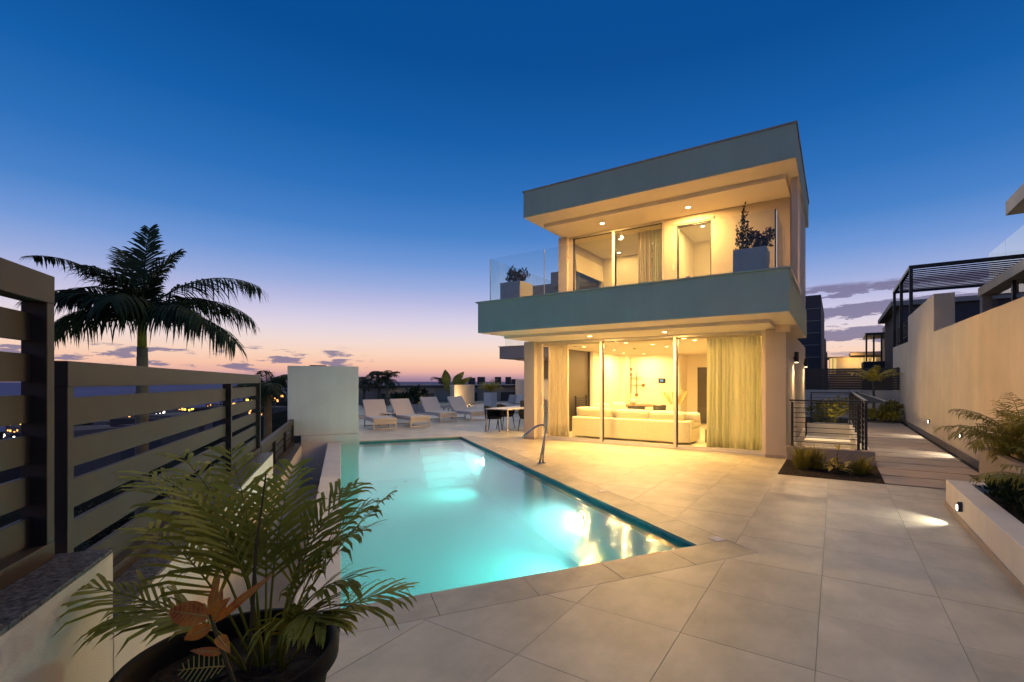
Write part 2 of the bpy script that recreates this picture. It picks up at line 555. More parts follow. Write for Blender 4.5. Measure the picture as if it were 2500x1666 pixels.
def pieces_mesh(mb, pcs, z=0.0, th=0.012):
    from collections import Counter
    key = lambda p: (round(p[0], 4), round(p[1], 4))
    cnt = Counter()
    for p in pcs:
        for i in range(len(p)):
            cnt[frozenset((key(p[i]), key(p[(i + 1) % len(p)])))] += 1
    for p in pcs:
        n = len(p)
        vs = [(q[0], q[1], z) for q in p] + [(q[0], q[1], z - th) for q in p]
        fs = [tuple(range(n))]
        for i in range(n):
            if cnt[frozenset((key(p[i]), key(p[(i + 1) % n])))] == 1: fs.append((i, n + i, n + (i + 1) % n, (i + 1) % n))
        mb.add(vs, fs)


TP = 0.7455
# the slab under the paving has the pool and gutter cut out of it
base = MB()
for poly in ([(2.35, -3), (2.35, 9.0), (-0.86, 9.0), (-0.86, 10.82), (-7.4, 10.82), (-7.4, 34), (-26, 34), (-26, -3)],):
    A_in = WA - 0.3
    # pieces around the pool rectangle in the pool frame
    def keep(a0, a1, b0, b1):
        q = [pf(a0, b0)[:2], pf(a1, b0)[:2], pf(a1, b1)[:2], pf(a0, b1)[:2]]
        for nx, ny, d in ((1, 0, -26), (-1, 0, -2.35), (0, 1, -3), (0, -1, -34)): q = clip(q, nx, ny, d)
        outs = [clip(q, 0, -1, -9.0), clip(clip(clip(q, 0, 1, 9.0), 0, -1, -10.82), -1, 0, 0.86), clip(clip(q, 0, 1, 10.82), -1, 0, 7.4)]
        return [o for o in outs if area(o) > 1e-3]
    for rect in ((WA, 60, -40, B0), (A1, 60, B0, B1), (WA, 60, B1, 60)):
        for q in keep(*rect): base.prism(q, -0.16, -0.006)
terrace_floor = struct(base.build('terrace_floor', 'grout'))

tiles = []
i0 = int(-26 / TP); 
for i in range(-36, 5):
    for j in range(-9, 42):
        x0 = -0.095 + i * TP; y0 = 2.992 + j * TP
        if x0 > 2.3 or y0 > 30: continue
        x1, y1 = min(x0 + TP - GAP, 2.33), y0 + TP - GAP
        pcs = tile_pieces(x0 + GAP, x1, y0 + GAP, y1)
        if pcs: tiles.append((x0, y0, pcs))


def in_view(x, y):
    c, s_ = math.cos(YAW), math.sin(YAW)
    cx = c * x + s_ * y; cy = -s_ * x + c * y
    return cy > 0.8 and -1.25 < cx / cy < 1.1


def tdist(t):
    x, y = t[0] + TP / 2, t[1] + TP / 2
    return math.hypot(x, y) + (0 if in_view(x, y) else 1000)


tiles.sort(key=tdist)
full_me = None
rest = MB()
for n_, (x0, y0, pcs) in enumerate(tiles):
    if n_ < 290:
        cx, cy = x0 + TP / 2, y0 + TP / 2
        loc = [[(q[0] - cx, q[1] - cy) for q in p] for p in pcs]
        whole = len(pcs) == 1 and abs(area(pcs[0]) - (TP - 2 * GAP) ** 2) < 1e-5
        if whole and full_me is not None:
            o = bpy.data.objects.new('tile', full_me); COL.objects.link(o); o.parent = terrace_floor
        else:
            m_ = MB(); pieces_mesh(m_, loc)
            o = m_.build('tile', 'tile', terrace_floor, local=True)
            if whole: full_me = o.data
        o.location = (cx, cy, rng.uniform(-0.0006, 0.0006))
    else:
        pieces_mesh(rest, pcs)
stuff(rest.build('tile_field', 'tile', terrace_floor))

# ---- pool coping stones
for k in range(-2, 5):
    a0 = max(1.362 + 0.742 * (k - 1) + GAP, -0.33); a1 = min(1.362 + 0.742 * k - GAP, A_OUT)
    if k == 4: a1 = A_OUT
    if a1 - a0 < 0.05: continue
    o = MB(PM).box(a0, a1, B_OUT + GAP, B0 + 0.012, -0.03, 0.0).build('coping_stone', 'coping', terrace_floor, bevel=0.003)
b = B0 + 0.012 + GAP
while b < B1 - 0.02:
    e = min(b + 0.742, B1)
    MB(PM).box(A1 - 0.012, A_OUT, b + GAP, e - GAP, -0.03, 0.0).build('coping_stone', 'coping', terrace_floor, bevel=0.003)
    b = e
MB(PM).box(0.47, A1 - 0.014, B1 - 0.001, B1 + 0.10, -0.03, -0.001).build('coping_stone', 'coping', terrace_floor)

# ================================================================== pool
WZ = -0.055
DEP = -1.10
sh = MB(PM)
sh.box(0, A1, B0, B1, DEP - 0.1, DEP)
sh.box(A1, A1 + 0.12, B0 - 0.12, B1 + 0.12, DEP - 0.1, -0.165)
sh.box(0, A1, B0 - 0.12, B0, DEP - 0.1, -0.165)
sh.box(0, A1, B1, B1 + 0.12, DEP - 0.1, -0.165)
pool_shell = struct(sh.build('pool_shell', 'pool_liner'))
band_ = MB(PM)
band_.box(A1 - 0.006, A1 + 0.118, B0, B1, -0.164, -0.031)
band_.box(0.004, A1 - 0.007, B0 - 0.118, B0 + 0.006, -0.164, -0.031)
band_.box(0.46, A1 - 0.007, B1 - 0.006, B1 + 0.098, -0.164, -0.032)
band_.build('waterline_band', 'pool_tile', pool_shell)
lw = MB(PM).box(-0.31, 0.0, B0 - 0.34, B1 + 0.0, -1.4, 0.0)
lw.build('pool_side_wall', 'plaster', pool_shell, bevel=0.006)
# steps at the far right corner
for k in range(5):
    MB(PM).box(2.0 + 0.0 * k, A1 - 0.008, B1 - 0.30 * (k + 1) + 0.002, B1 - 0.30 * k - 0.008, DEP, -0.26 - 0.16 * k).build('step', 'pool_step', pool_shell, bevel=0.02)
wtr = MB(PM)
NX, NY = 2, 2
wtr.box(0.003, A1 - 0.009, B0 + 0.009, B1 - 0.009, DEP + 0.004, WZ)
pw = struct(wtr.build('pool_water', ['water', 'water_side']))
for p_ in pw.data.polygons:
    p_.material_index = 0 if p_.normal.z > 0.5 else 1


def pool_light(b, z, label, e):
    t = thing('pool_light', label, 'pool light', pf(A1, b, z), PA, 'underwater pool lights')
    MM = OM[t.name] @ Matrix.Rotation(-PI / 2, 4, 'Y')
    MB(MM).lathe([(0.13, 0.0), (0.13, 0.02), (0.10, 0.03), (0.10, 0.0)], 24).build('ring', 'white_metal', t, smooth=True)
    MB(MM).lathe([(0.001, 0.018), (0.098, 0.018), (0.098, 0.02), (0.001, 0.024)], 24).build('lens', 'lamp_pool', t)
    lamp('AREA', pf(A1 - 0.045, b, z), e, (0.76, 1.0, 0.94), t, 0.18, aim=pf(A1 - 2.0, b, z - 0.35)).data.spread = R(140)
    return t


pool_light(6.03, -0.42, 'near round underwater lamp on the pool wall by the sparkling reflections', 72)
pool_light(11.08, -0.36, 'far round underwater lamp on the pool wall beside the steps', 76)

# chrome grab rail at the pool edge
t = thing('pool_handrail', 'bent chrome grab rail standing at the pool edge before the glass doors', 'handrail', pf(3.56, 8.43), PA)
M = OM[t.name]


def bend(pts, n=8):
    """quadratic smoothing of a polyline"""
    out = [Vector(pts[0])]
    for i in range(1, len(pts) - 1):
        p, q, r_ = Vector(pts[i - 1]), Vector(pts[i]), Vector(pts[i + 1])
        a = q + (p - q) * 0.45; b_ = q + (r_ - q) * 0.45
        for k in range(n + 1):
            u = k / n; out.append(a * (1 - u) ** 2 + q * 2 * u * (1 - u) + b_ * u * u)
    out.append(Vector(pts[-1]))
    return out


hr = bend([(0.0, 0.0, 0.0), (0.11, 0.0, 0.50), (0.16, 0.0, 0.74), (-0.05, 0.0, 0.75), (-0.36, 0.0, 0.52)], 8)
hw = [M @ p for p in hr]
MB().tube(hw, 0.021, 14).build('rail', 'chrome', t, smooth=True)
hr2 = [M @ Vector((p.x, p.y, p.z)) for p in [Vector((0.07, 0.0, 0.0)), Vector((0.085, 0.0, 0.2)), Vector((0.10, 0, 0.42))]]
MB().tube(hr2, 0.018, 12).build('brace', 'chrome', t, smooth=True)
for dx in (0.0, 0.08):
    MB(M @ Matrix.Translation((dx, 0, 0))).lathe([(0.055, 0), (0.055, 0.008), (0.03, 0.02), (0.024, 0.022)], 20).build('base_flange', 'chrome', t, smooth=True)

for (b, lab) in ((3.66, 'square pale skimmer lid at the near corner of the pool coping'), (5.93, 'square pale skimmer lid in the coping halfway along the pool'),
                 (10.94, 'square pale skimmer lid in the coping by the pool handrail')):
    t = thing('skimmer_lid', lab, 'skimmer lid', pf(3.505, b, 0.0), PA, 'skimmer lids in the pool coping')
    MB(OM[t.name]).box(-0.065, 0.065, -0.065, 0.065, -0.002, 0.004).build('frame', 'white_metal', t, bevel=0.002)
    MB(OM[t.name]).box(-0.05, 0.05, -0.05, 0.05, 0.001, 0.006).build('cover', 'planter_white', t, bevel=0.002)

# ================================================================== left boundary: gutter, walls, fences
g = MB(PM).box(WA, -0.312, B0 - 0.36, B1, -1.15, -1.0)
gutter = struct(g.build('gutter_floor', 'skirt'))
MB(PM).box(WA, -0.315, B0 - 0.36, B0 - 0.30, -1.0, -0.13).build('gutter_end', 'plaster', gutter)
MB(PM).lathe([(0.035, -0.999), (0.035, -0.994), (0.028, -0.99)], 16, (-0.55, 10.2, 0)).build('drain', 'black_metal', gutter)


def retaining_wall(label, b0, b1, z1, zb):
    t = thing('boundary_wall', label, 'wall', pf(WA - 0.17, (b0 + b1) / 2, zb), PA)
    MB(PM).box(WA - 0.36, WA, b0, b1, zb, z1 - 0.0185).build('wall', 'plaster', t, bevel=0.004)
    MB(PM).box(WA - 0.37, WA + 0.003, b0 - 0.003, b1 + 0.003, z1 - 0.018, z1).build('coping_stone', 'granite', t, bevel=0.003)
    return t


retaining_wall('white wall with speckled granite top nearest the camera under the tall fence', -1.5, 2.648, 0.868, -1.4)
retaining_wall('white wall with granite top behind the potted palm, one step lower', 2.656, 7.95, 0.553, -1.4)
retaining_wall('lowest white wall with granite top running beside the pool gutter to the block', 7.958, 13.60, 0.010, -1.4)

FA = -1.09


def fence(label, b0, b1, z0, z1, nsl, posts, rail=0.115, bot=0.07):
    t = thing('slat_fence', label, 'fence', pf(FA - 0.04, (b0 + b1) / 2, z0), PA)
    D_ = 0.08; st = 0.055
    MB(PM).box(FA - D_, FA, b0, b1, z1 - rail, z1).build('top_rail', 'fence_paint', t, bevel=0.003)
    MB(PM).box(FA - D_, FA, b0, b1, z0, z0 + bot).build('bottom_rail', 'fence_paint', t, bevel=0.003)
    ps = [b0] + posts + [b1 - st]
    for p in ps:
        MB(PM).box(FA - D_, FA - 0.001, p, p + st, z0 + bot, z1 - rail).build('post', 'fence_paint', t, bevel=0.003)
    H = z1 - rail - z0 - bot
    pitch = H / nsl
    for i in range(len(ps) - 1):
        for k in range(nsl):
            zc = z0 + bot + pitch * (k + 0.5) - 0.02
            MB(PM).box(FA - 0.072, FA - 0.05, ps[i] + st + 0.001, ps[i + 1] - 0.001, zc - pitch * 0.34, zc + pitch * 0.34).build('slat', 'fence_paint', t)
    return t


fence('tall beige slat fence panel at the left edge of the picture', 0.2, 2.60, 0.868, 2.035, 6, [])
fence('long beige slat fence on the granite wall before the royal palm', 2.70, 8.06, 0.553, 1.69, 5, [6.02])
fence('low slat fence descending beside the pool gutter to the pale block', 8.12, 13.45, 0.01, 0.64, 3, [9.8, 11.6])

# pale block beyond the pool
t = thing('garden_block', 'square pale plastered block at the far end of the pool', 'wall block', pf(-0.4, 13.7), PA)
MB(PM).box(-1.24, 0.435, 13.50, 14.25, 0.21, 2.0).build('block', 'plaster', t, bevel=0.006)
MB(PM).box(-0.93, 0.455, 13.42, 14.3, -1.2, 0.205).build('plinth', 'plaster', t, bevel=0.006)
MB(PM).box(-0.75, -0.36, 13.7, 14.1, 2.001, 2.03).build('hatch', 'black_metal', t)

# ================================================================== villa
V = thing('villa', 'two-storey white villa with glowing rooms, wide balcony and overhanging flat roof', 'house', (-4.1, 14.0, 0))


def vb(name, m, x0, x1, y0, y1, z0, z1, parent=None, bevel=0.0):
    return MB().box(x0, x1, y0, y1, z0, z1).build(name, m, parent or V, bevel=bevel)


YB = 18.65
# ground floor
ground = vb('floor', 'tile', -7.38, -0.88, 10.99, YB - 0.2, -0.15, 0.004)
vb('pillar', 'plaster_villa', -7.40, -7.06, 10.82, 11.30, 0.07, 2.699)
vb('pillar', 'plaster_villa', -1.25, -0.868, 10.82, 11.30, 0.07, 2.699)
vb('skirting', 'skirt', -7.408, -7.052, 10.812, 11.31, 0.0, 0.07)
vb('skirting', 'skirt', -1.258, -0.860, 10.812, 11.31, 0.0, 0.07)
vb('beam_end', 'plaster_warm', -1.06, -0.80, 10.80, 10.95, 2.62, 2.775)
side = vb('wall', 'plaster_villa', -1.05, -0.90, 11.30, YB, -2.8, 2.776)
back = vb('wall', 'plaster_villa', -7.40, -1.05, YB - 0.2, YB, 0.0, 2.776)
vb('ceiling', 'interior', -7.25, -1.05, 11.32, YB - 0.2, 2.62, 2.70)
# balcony slab, parapets, soffits
vb('balcony_slab', 'plaster_villa', -7.34, -0.67, 8.90, 14.45, 2.776, 3.10)
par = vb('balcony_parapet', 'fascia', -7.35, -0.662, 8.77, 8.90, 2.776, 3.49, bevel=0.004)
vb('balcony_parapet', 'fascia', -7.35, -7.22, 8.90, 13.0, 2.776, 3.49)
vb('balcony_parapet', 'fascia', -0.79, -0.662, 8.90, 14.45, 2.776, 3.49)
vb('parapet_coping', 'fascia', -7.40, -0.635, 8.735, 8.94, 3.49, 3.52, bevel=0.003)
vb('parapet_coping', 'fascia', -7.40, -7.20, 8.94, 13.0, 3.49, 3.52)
vb('parapet_coping', 'white_metal', -0.81, -0.635, 8.94, 11.6, 3.49, 3.52)
vb('balcony_soffit', 'plaster_smooth', -7.345, -0.667, 8.775, 14.44, 2.770, 2.775)
sof = vb('soffit', 'plaster_smooth', -7.22, -1.06, 9.65, 11.32, 2.70, 2.769, bevel=0.003)
vb('wall', 'plaster_villa', -7.40, -7.25, 14.49, YB, 0.0, 2.776)
# interior partition walls
vb('partition', 'interior', -7.24, -7.05, 14.49, 17.3, 0.004, 2.62)
vb('partition', 'interior', -7.10, -4.92, 17.3, 17.45, 0.004, 2.62)
vb('partition', 'interior', -5.05, -4.90, 17.45, YB - 0.2, 0.004, 2.62)
vb('partition', 'interior', -1.20, -1.06, 11.32, YB - 0.2, 0.004, 2.62)
vb('partition', 'interior', -4.90, -1.20, YB - 0.26, YB - 0.201, 0.004, 2.62)
vb('column', 'interior', -7.05, -6.78, 16.75, 17.29, 0.004, 2.62)
# far door and light slot
dr = vb('door', 'door_grey', -4.50, -3.62, YB - 0.30, YB - 0.261, 0.004, 2.14)
MB().box(-4.42, -3.70, YB - 0.31, YB - 0.30, 0.05, 2.06).build('door_panel', 'panel_dark', dr)
vb('light_strip', 'strip_warm', -4.99, -4.93, 17.27, 17.298, 0.9, 2.2)
# left glazing with dark shutter
wl = vb('window', 'alu', -7.22, -7.14, 12.82, 12.93, 0.004, 2.62)
MB().box(-7.19, -7.18, 11.40, 12.82, 0.06, 2.62).build('pane', 'glass', wl)
MB().box(-7.21, -7.15, 11.40, 12.82, 0.004, 0.06).build('frame', 'alu', wl)
MB().box(-7.30, -7.20, 12.93, 14.49, 0.004, 2.62).build('shutter', 'panel_dark', wl)
MB().box(-7.20, -7.15, 14.39, 14.47, 0.004, 2.62).build('frame', 'dark_frame', wl)
vb('wall', 'plaster_villa', -7.40, -7.32, 12.93, 14.49, 0.0, 2.776)

# big sliding glass front
GY = 11.05
win = vb('window', 'alu', -7.055, -1.252, 10.985, 11.12, 0.004, 0.05)
MB().box(-7.055, -1.252, 11.0, 11.10, 2.64, 2.699).build('frame', 'alu', win)
MB().box(-7.055, -6.93, 11.0, 11.10, 0.05, 2.64).build('frame', 'white_metal', win)
MB().box(-1.345, -1.252, 11.0, 11.10, 0.05, 2.64).build('frame', 'white_metal', win)
for x in (-5.12, -3.21):
    MB().box(x - 0.045, x + 0.02, 10.99, 11.06, 0.05, 2.64).build('frame', 'white_metal', win, bevel=0.004)
    MB().box(x + 0.021, x + 0.05, 11.03, 11.08, 0.05, 2.64).build('frame', 'dark_frame', win)
for x0, x1, dy in ((-6.93, -5.165, 0.0), (-5.07, -3.255, 0.012), (-3.16, -1.345, 0.0)):
    MB().box(x0, x1, GY - 0.006 + dy, GY + 0.006 + dy, 0.10, 2.64).build('pane', 'glass', win)
    MB().box(x0, x1, GY - 0.025 + dy, GY + 0.025 + dy, 0.05, 0.10).build('frame', 'alu', win)
MB().box(-6.915, -6.895, 10.985, 11.0, 0.95, 1.25).build('handle', 'white_metal', win)
vb('threshold', 'coping', -7.05, -1.26, 10.83, 10.985, -0.01, 0.003)


def downlight(x, y, z, e, parent, col=WARM, r=0.055, lens='lamp_warm', spread=None):
    o = MB().lathe([(r + 0.016, z - 0.006), (r + 0.016, z + 0.001), (r, z + 0.001), (r, z - 0.006)], 20, (x, y, 0), cap=False).build('recessed_light', 'white_metal', parent, smooth=True)
    MB().lathe([(0.001, -0.003), (r, -0.003), (r, -0.0015), (0.001, -0.0015)], 16, (x, y, z)).build('lens', lens, o)
    l = lamp('AREA', (x, y, z - 0.012), e, col, o, r * 2, aim=(x, y, z - 1))
    if spread: l.data.spread = spread
    return o


for x, y in ((-5.07, 10.24), (-3.23, 10.26)):
    downlight(x, y, 2.70, 135, V)
for x, y in ((-4.70, 11.62), (-2.95, 11.75), (-4.27, 12.5), (-4.19, 13.5), (-6.28, 12.3), (-6.1, 14.1), (-6.44, 15.7), (-6.0, 16.6), (-6.8, 11.75), (-3.3, 15.5), (-2.2, 13.2)):  # the one beside the left glazing is added, for light on curtain and terrace
    downlight(x, y, 2.62, 72, V, col=WARM_IN)
MB().lathe([(0.09, 2.60), (0.09, 2.619), (0.02, 2.619)], 20, (-6.35, 11.95, 0)).build('ceiling_speaker', 'alu', V)
MB().lathe([(0.06, 2.58), (0.06, 2.619), (0.02, 2.619)], 20, (-5.2, 13.6, 0)).build('smoke_detector', 'white_metal', V)

# upper storey
UY = 11.78
ZC = 5.73
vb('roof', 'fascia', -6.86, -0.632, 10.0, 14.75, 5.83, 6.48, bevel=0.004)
vb('roof_soffit', 'plaster_smooth', -6.85, -0.64, 10.01, 14.70, 5.824, 5.829)
vb('roof_coping', 'plaster_grey', -6.885, -0.61, 9.975, 14.78, 6.48, 6.508)
vb('soffit', 'plaster_smooth', -6.66, -0.86, 10.68, 14.70, ZC, 5.823, bevel=0.003)
vb('floor', 'tile', -6.80, -0.86, UY, 14.6, 3.10, 3.12)
uw = []
vb('wall', 'plaster_villa', -6.80, -6.52, 11.70, 12.0, 3.10, ZC)
vb('wall', 'plaster_villa', -3.73, -3.40, UY, 12.0, 3.10, ZC)
vb('wall', 'plaster_villa', -3.40, -2.56, UY, 12.0, 5.52, ZC)
vb('wall', 'plaster_villa', -2.56, -0.86, UY, 12.0, 3.10, ZC)
vb('wall', 'plaster_villa', -0.862, -0.70, UY + 0.5, 14.7, 3.10, ZC + 0.09)
vb('wall', 'interior', -6.80, -0.87, 14.5, 14.62, 3.10, ZC)
vb('wall', 'plaster_villa', -6.80, -6.66, 12.0, 14.5, 3.10, 3.75)
vb('wall', 'plaster_villa', -6.80, -6.66, 14.3, 14.5, 3.75, ZC)
vb('wall', 'plaster_villa', -6.80, -6.66, 12.0, 12.5, 3.75, ZC)
vb('wall', 'plaster_villa', -6.80, -6.66, 12.5, 14.3, 5.2, ZC)
MB().box(-6.75, -6.74, 12.5, 14.3, 3.75, 5.2).build('pane', 'glass_dark', V)
vb('partition', 'interior', -3.75, -3.60, 12.0, 14.5, 3.12, ZC)
vb('partition', 'interior', -2.45, -2.30, 12.0, 14.5, 3.12, ZC)
vb('partition', 'interior', -3.60, -2.45, 14.2, 14.3, 3.12, ZC)
vb('column', 'plaster_villa', -0.78, -0.672, 10.94, 11.06, 3.49, 5.83)
for k in range(9):
    y = 11.30 + k * 0.33
    vb('louvre', 'white_metal', -0.80, -0.672, y, y + 0.05, 3.52, 5.829)
# sliding window upstairs
uwin = vb('window', 'alu', -6.52, -3.73, UY + 0.02, UY + 0.12, 3.12, 3.18)
MB().box(-6.52, -3.73, UY + 0.02, UY + 0.12, 5.68, ZC).build('frame', 'alu', uwin)
for x0, x1, m_ in ((-6.52, -6.38, 'white_metal'), (-6.38, -6.36, 'dark_frame'), (-5.17, -5.10, 'white_metal'), (-5.10, -5.08, 'dark_frame'), (-3.80, -3.785, 'dark_frame'), (-3.785, -3.73, 'white_metal')):
    MB().box(x0, x1, UY + 0.03, UY + 0.11, 3.18, 5.68).build('frame', m_, uwin)
for x0, x1 in ((-6.36, -5.17), (-5.08, -3.80)):
    MB().box(x0, x1, UY + 0.06, UY + 0.07, 3.18, 5.66).build('pane', 'glass', uwin)
    MB().box(x0, x1, UY + 0.05, UY + 0.08, 5.66, 5.68).build('frame', 'dark_frame', uwin)
ud = vb('window', 'dark_frame', -3.40, -3.37, UY + 0.04, UY + 0.10, 3.12, 5.52)
MB().box(-2.59, -2.56, UY + 0.04, UY + 0.10, 3.12, 5.52).build('frame', 'dark_frame', ud)
MB().box(-3.37, -2.59, UY + 0.04, UY + 0.10, 5.49, 5.52).build('frame', 'dark_frame', ud)
MB().box(-3.37, -2.59, UY + 0.06, UY + 0.07, 3.12, 5.49).build('pane', 'glass', ud)
vb('lintel_trim', 'plaster_villa', -3.48, -2.50, UY - 0.03, UY - 0.001, 5.55, 5.60)
vb('light_strip', 'strip_warm', -2.50, -2.46, 12.3, 14.1, 5.0, 5.10)
for x, y in ((-5.18, 11.19), (-2.97, 11.23)):
    downlight(x, y, ZC, 150, V)
for x, y in ((-5.3, 12.7), (-4.6, 13.6), (-5.9, 14.0), (-3.0, 12.8)):
    downlight(x, y, ZC - 0.001, 30.0 if x > -3.5 else 13.0, V, col=WARM_IN)
# glass balustrade
gr = vb('balustrade', 'alu', -7.06, -0.86, 8.855, 8.885, 3.521, 3.53)
for x0, x1 in ((-7.05, -5.53), (-5.51, -3.95), (-3.94, -2.42), (-2.41, -0.885)):
    MB().box(x0, x1, 8.864, 8.876, 3.53, 4.545).build('glass_panel', 'glass_rail', gr)
for x in (-7.055, -5.525, -0.882):
    MB().box(x, x + (0.022 if x > -1 else 0.012), 8.862, 8.878, 3.53, 4.546).build('panel_edge', 'glass_edge' if x > -1 else 'alu', gr)
MB().box(-7.062, -7.05, 8.88, 12.9, 3.53, 4.545).build('glass_panel', 'glass_rail', gr)
MB().box(-0.872, -0.86, 8.88, 10.9, 3.53, 4.545).build('glass_panel', 'glass_rail', gr)
vb('wall_switch', 'white_metal', -3.50, -3.46, UY - 0.012, UY - 0.001, 4.4, 4.55)


# balcony planters
def leaf_cloud(mb, c, rad, n, size, rg, up=0.3):
    for _ in range(n):
        while True:
            p = Vector((rg.uniform(-1, 1), rg.uniform(-1, 1), rg.uniform(-1, 1)))
            if p.length < 1: break
        p = Vector((p.x * rad[0], p.y * rad[1], p.z * rad[2])) + Vector(c)
        d = Vector((rg.uniform(-1, 1), rg.uniform(-1, 1), rg.uniform(-0.6, 1) + up)).normalized()
        sd = d.cross(Vector((rg.uniform(-1, 1), rg.uniform(-1, 1), rg.uniform(-1, 1)))).normalized()
        s_ = size * rg.uniform(0.6, 1.4)
        w = s_ * 0.24
        nrm = d.cross(sd) * s_ * 0.12
        mb.add([p, p + d * s_ * 0.5 + sd * w + nrm, p + d * s_, p + d * s_ * 0.5 - sd * w + nrm], [(0, 1, 2), (0, 2, 3)])


def box_planter(name, label, loc, sx, sy, h, m, group=None, rz=0.0):
    t = thing(name, label, 'planter', loc, rz, group)
    M_ = OM[t.name]
    th = 0.03
    w = MB(M_)
    w.box(-sx / 2, sx / 2, -sy / 2, -sy / 2 + th, 0, h).box(-sx / 2, sx / 2, sy / 2 - th, sy / 2, 0, h)
    w.box(-sx / 2, -sx / 2 + th, -sy / 2 + th, sy / 2 - th, 0, h).box(sx / 2 - th, sx / 2, -sy / 2 + th, sy / 2 - th, 0, h)
    w.build('box', m, t, bevel=0.004)
    MB(M_).box(-sx / 2 + th, sx / 2 - th, -sy / 2 + th, sy / 2 - th, 0.02, h - 0.05).build('soil', 'soil', t)
    return t


box_planter('planter_box', 'grey square planter on the right end of the balcony', (-1.30, 9.22, 3.10), 0.55, 0.5, 0.87, 'planter_grey')
box_planter('planter_box', 'grey square planter on the left end of the balcony', (-6.58, 9.30, 3.10), 0.58, 0.55, 0.87, 'planter_grey')


def shrub(name, label, loc, blobs, lsize, m, stems=5, cat='shrub', group=None, seed=1, stemh=None):
    rg = random.Random(seed)
    t = thing(name, label, cat, loc, 0, group)
    f = MB(OM[t.name]); st = MB(OM[t.name])
    for (c, rad, n) in blobs:
        leaf_cloud(f, c, rad, n, lsize, rg)
        for _ in range(stems):
            e = Vector(c) + Vector((rg.uniform(-1, 1) * rad[0] * .6, rg.uniform(-1, 1) * rad[1] * .6, rg.uniform(-.5, .8) * rad[2]))
            b_ = Vector((rg.uniform(-.04, .04), rg.uniform(-.04, .04), 0))
            st.tube([b_, (b_ + e) / 2 + Vector((rg.uniform(-.03, .03), 0, 0)), e], [0.008, 0.006, 0.003], 5)
    f.build('foliage', m, t); st.build('stems', 'stem', t)
    return t


shrub('balcony_shrub', 'upright leafy green shrub in the right balcony planter', (-1.43, 9.22, 3.92),
      [((0, 0, 0.18), (0.15, 0.13, 0.2), 260), ((-0.02, 0, 0.45), (0.11, 0.10, 0.2), 170), ((0.0, 0, 0.72), (0.045, 0.045, 0.24), 70), ((0.12, 0, 0.36), (0.09, .08, .12), 70)], 0.055, 'leaf_dark', seed=3)
shrub('balcony_shrub', 'spreading dark purple shrub beside the upright one on the balcony', (-1.17, 9.25, 3.92),
      [((0.02, 0, 0.15), (0.17, 0.14, 0.13), 150), ((0.14, 0, 0.28), (0.13, 0.10, 0.11), 90), ((-0.08, 0, 0.3), (0.10, .1, .08), 60)], 0.085, 'leaf_purple', seed=4)
shrub('balcony_shrub', 'dark purple shrub in the left balcony planter', (-6.58, 9.30, 3.92),
      [((-0.08, 0, 0.18), (0.2, 0.16, 0.15), 190), ((0.16, 0, 0.22), (0.17, 0.12, 0.16), 130), ((-0.12, 0, 0.34), (0.1, .1, .1), 60)], 0.085, 'leaf_purple', seed=5)


# balcony lounge chairs: only backs show above the parapet
def balcony_seat(label, x, y, z, w, rz):
    t = thing('balcony_chair', label, 'chair', (x, y, 3.10), rz)
    M_ = OM[t.name]
    MB(M_).box(-w / 2, w / 2, -0.35, 0.35, 0.28, 0.40).build('seat', 'fabric', t, bevel=0.03)
    MB(M_).hexa([(-w / 2, 0.24, 0.38), (w / 2, 0.24, 0.38), (w / 2, 0.34, 0.38), (-w / 2, 0.34, 0.38)],
                [(-w / 2, 0.36, z), (w / 2, 0.36, z), (w / 2, 0.44, z), (-w / 2, 0.44, z)]).build('backrest', 'fabric', t, bevel=0.03)
    for sx in (-1, 1):
        for sy in (-1, 1):
            MB(M_).tube([(sx * (w / 2 - 0.04), sy * 0.3, 0.28), (sx * (w / 2 - 0.02), sy * 0.33, 0)], 0.014, 8).build('leg', 'white_metal', t)


balcony_seat('pale chair back tilting up behind the balcony edge before the lit door', -3.15, 10.2, 0.78, 0.5, R(-60))
balcony_seat('low pale chair back behind the balcony edge before the sliding window', -5.2, 10.2, 0.66, 0.75, R(-10))


# ---------------------------------------------------------------- curtains
def curtain(name, label, x0, x1, y, z0, z1, m, folds, amp, seed, group=None, flare=0.0):
    rg = random.Random(seed)
    n = folds * 8
    ph = [rg.uniform(0.45, 1.5) for _ in range(folds + 2)]
    wr = [rg.uniform(0.3, 2.2) for _ in range(folds)]; cum = [sum(wr[:q]) / sum(wr) for q in range(folds + 1)]
    vs = []; fs = []
    rows = 7
    for r_ in range(rows):
        tz = r_ / (rows - 1)
        z = z1 + (z0 - z1) * tz
        for i in range(n + 1):
            u = i / n
            k = u * folds
            a = amp * ph[int(k)] * (0.55 + 0.45 * tz)
            kk = min(int(k), folds - 1); ux = cum[kk] + (cum[kk + 1] - cum[kk]) * (k - kk)
            x = x0 + (x1 - x0) * ux + flare * tz * (u - 0.5) + 0.012 * math.sin(k * 2.1 + tz * 2.5) * tz
            vs.append((x, y + a * math.sin(2 * PI * k) + 0.012 * math.sin(7 * tz + k), z))
    for r_ in range(rows - 1):
        for i in range(n):
            q = r_ * (n + 1) + i
            fs.append((q, q + 1, q + n + 2, q + n + 1))
    o = MB().add(vs, fs).build(name, m, None, smooth=True)
    sd = o.modifiers.new('thick', 'SOLIDIFY'); sd.thickness = 0.004
    return tag(o, label, 'curtain', group)


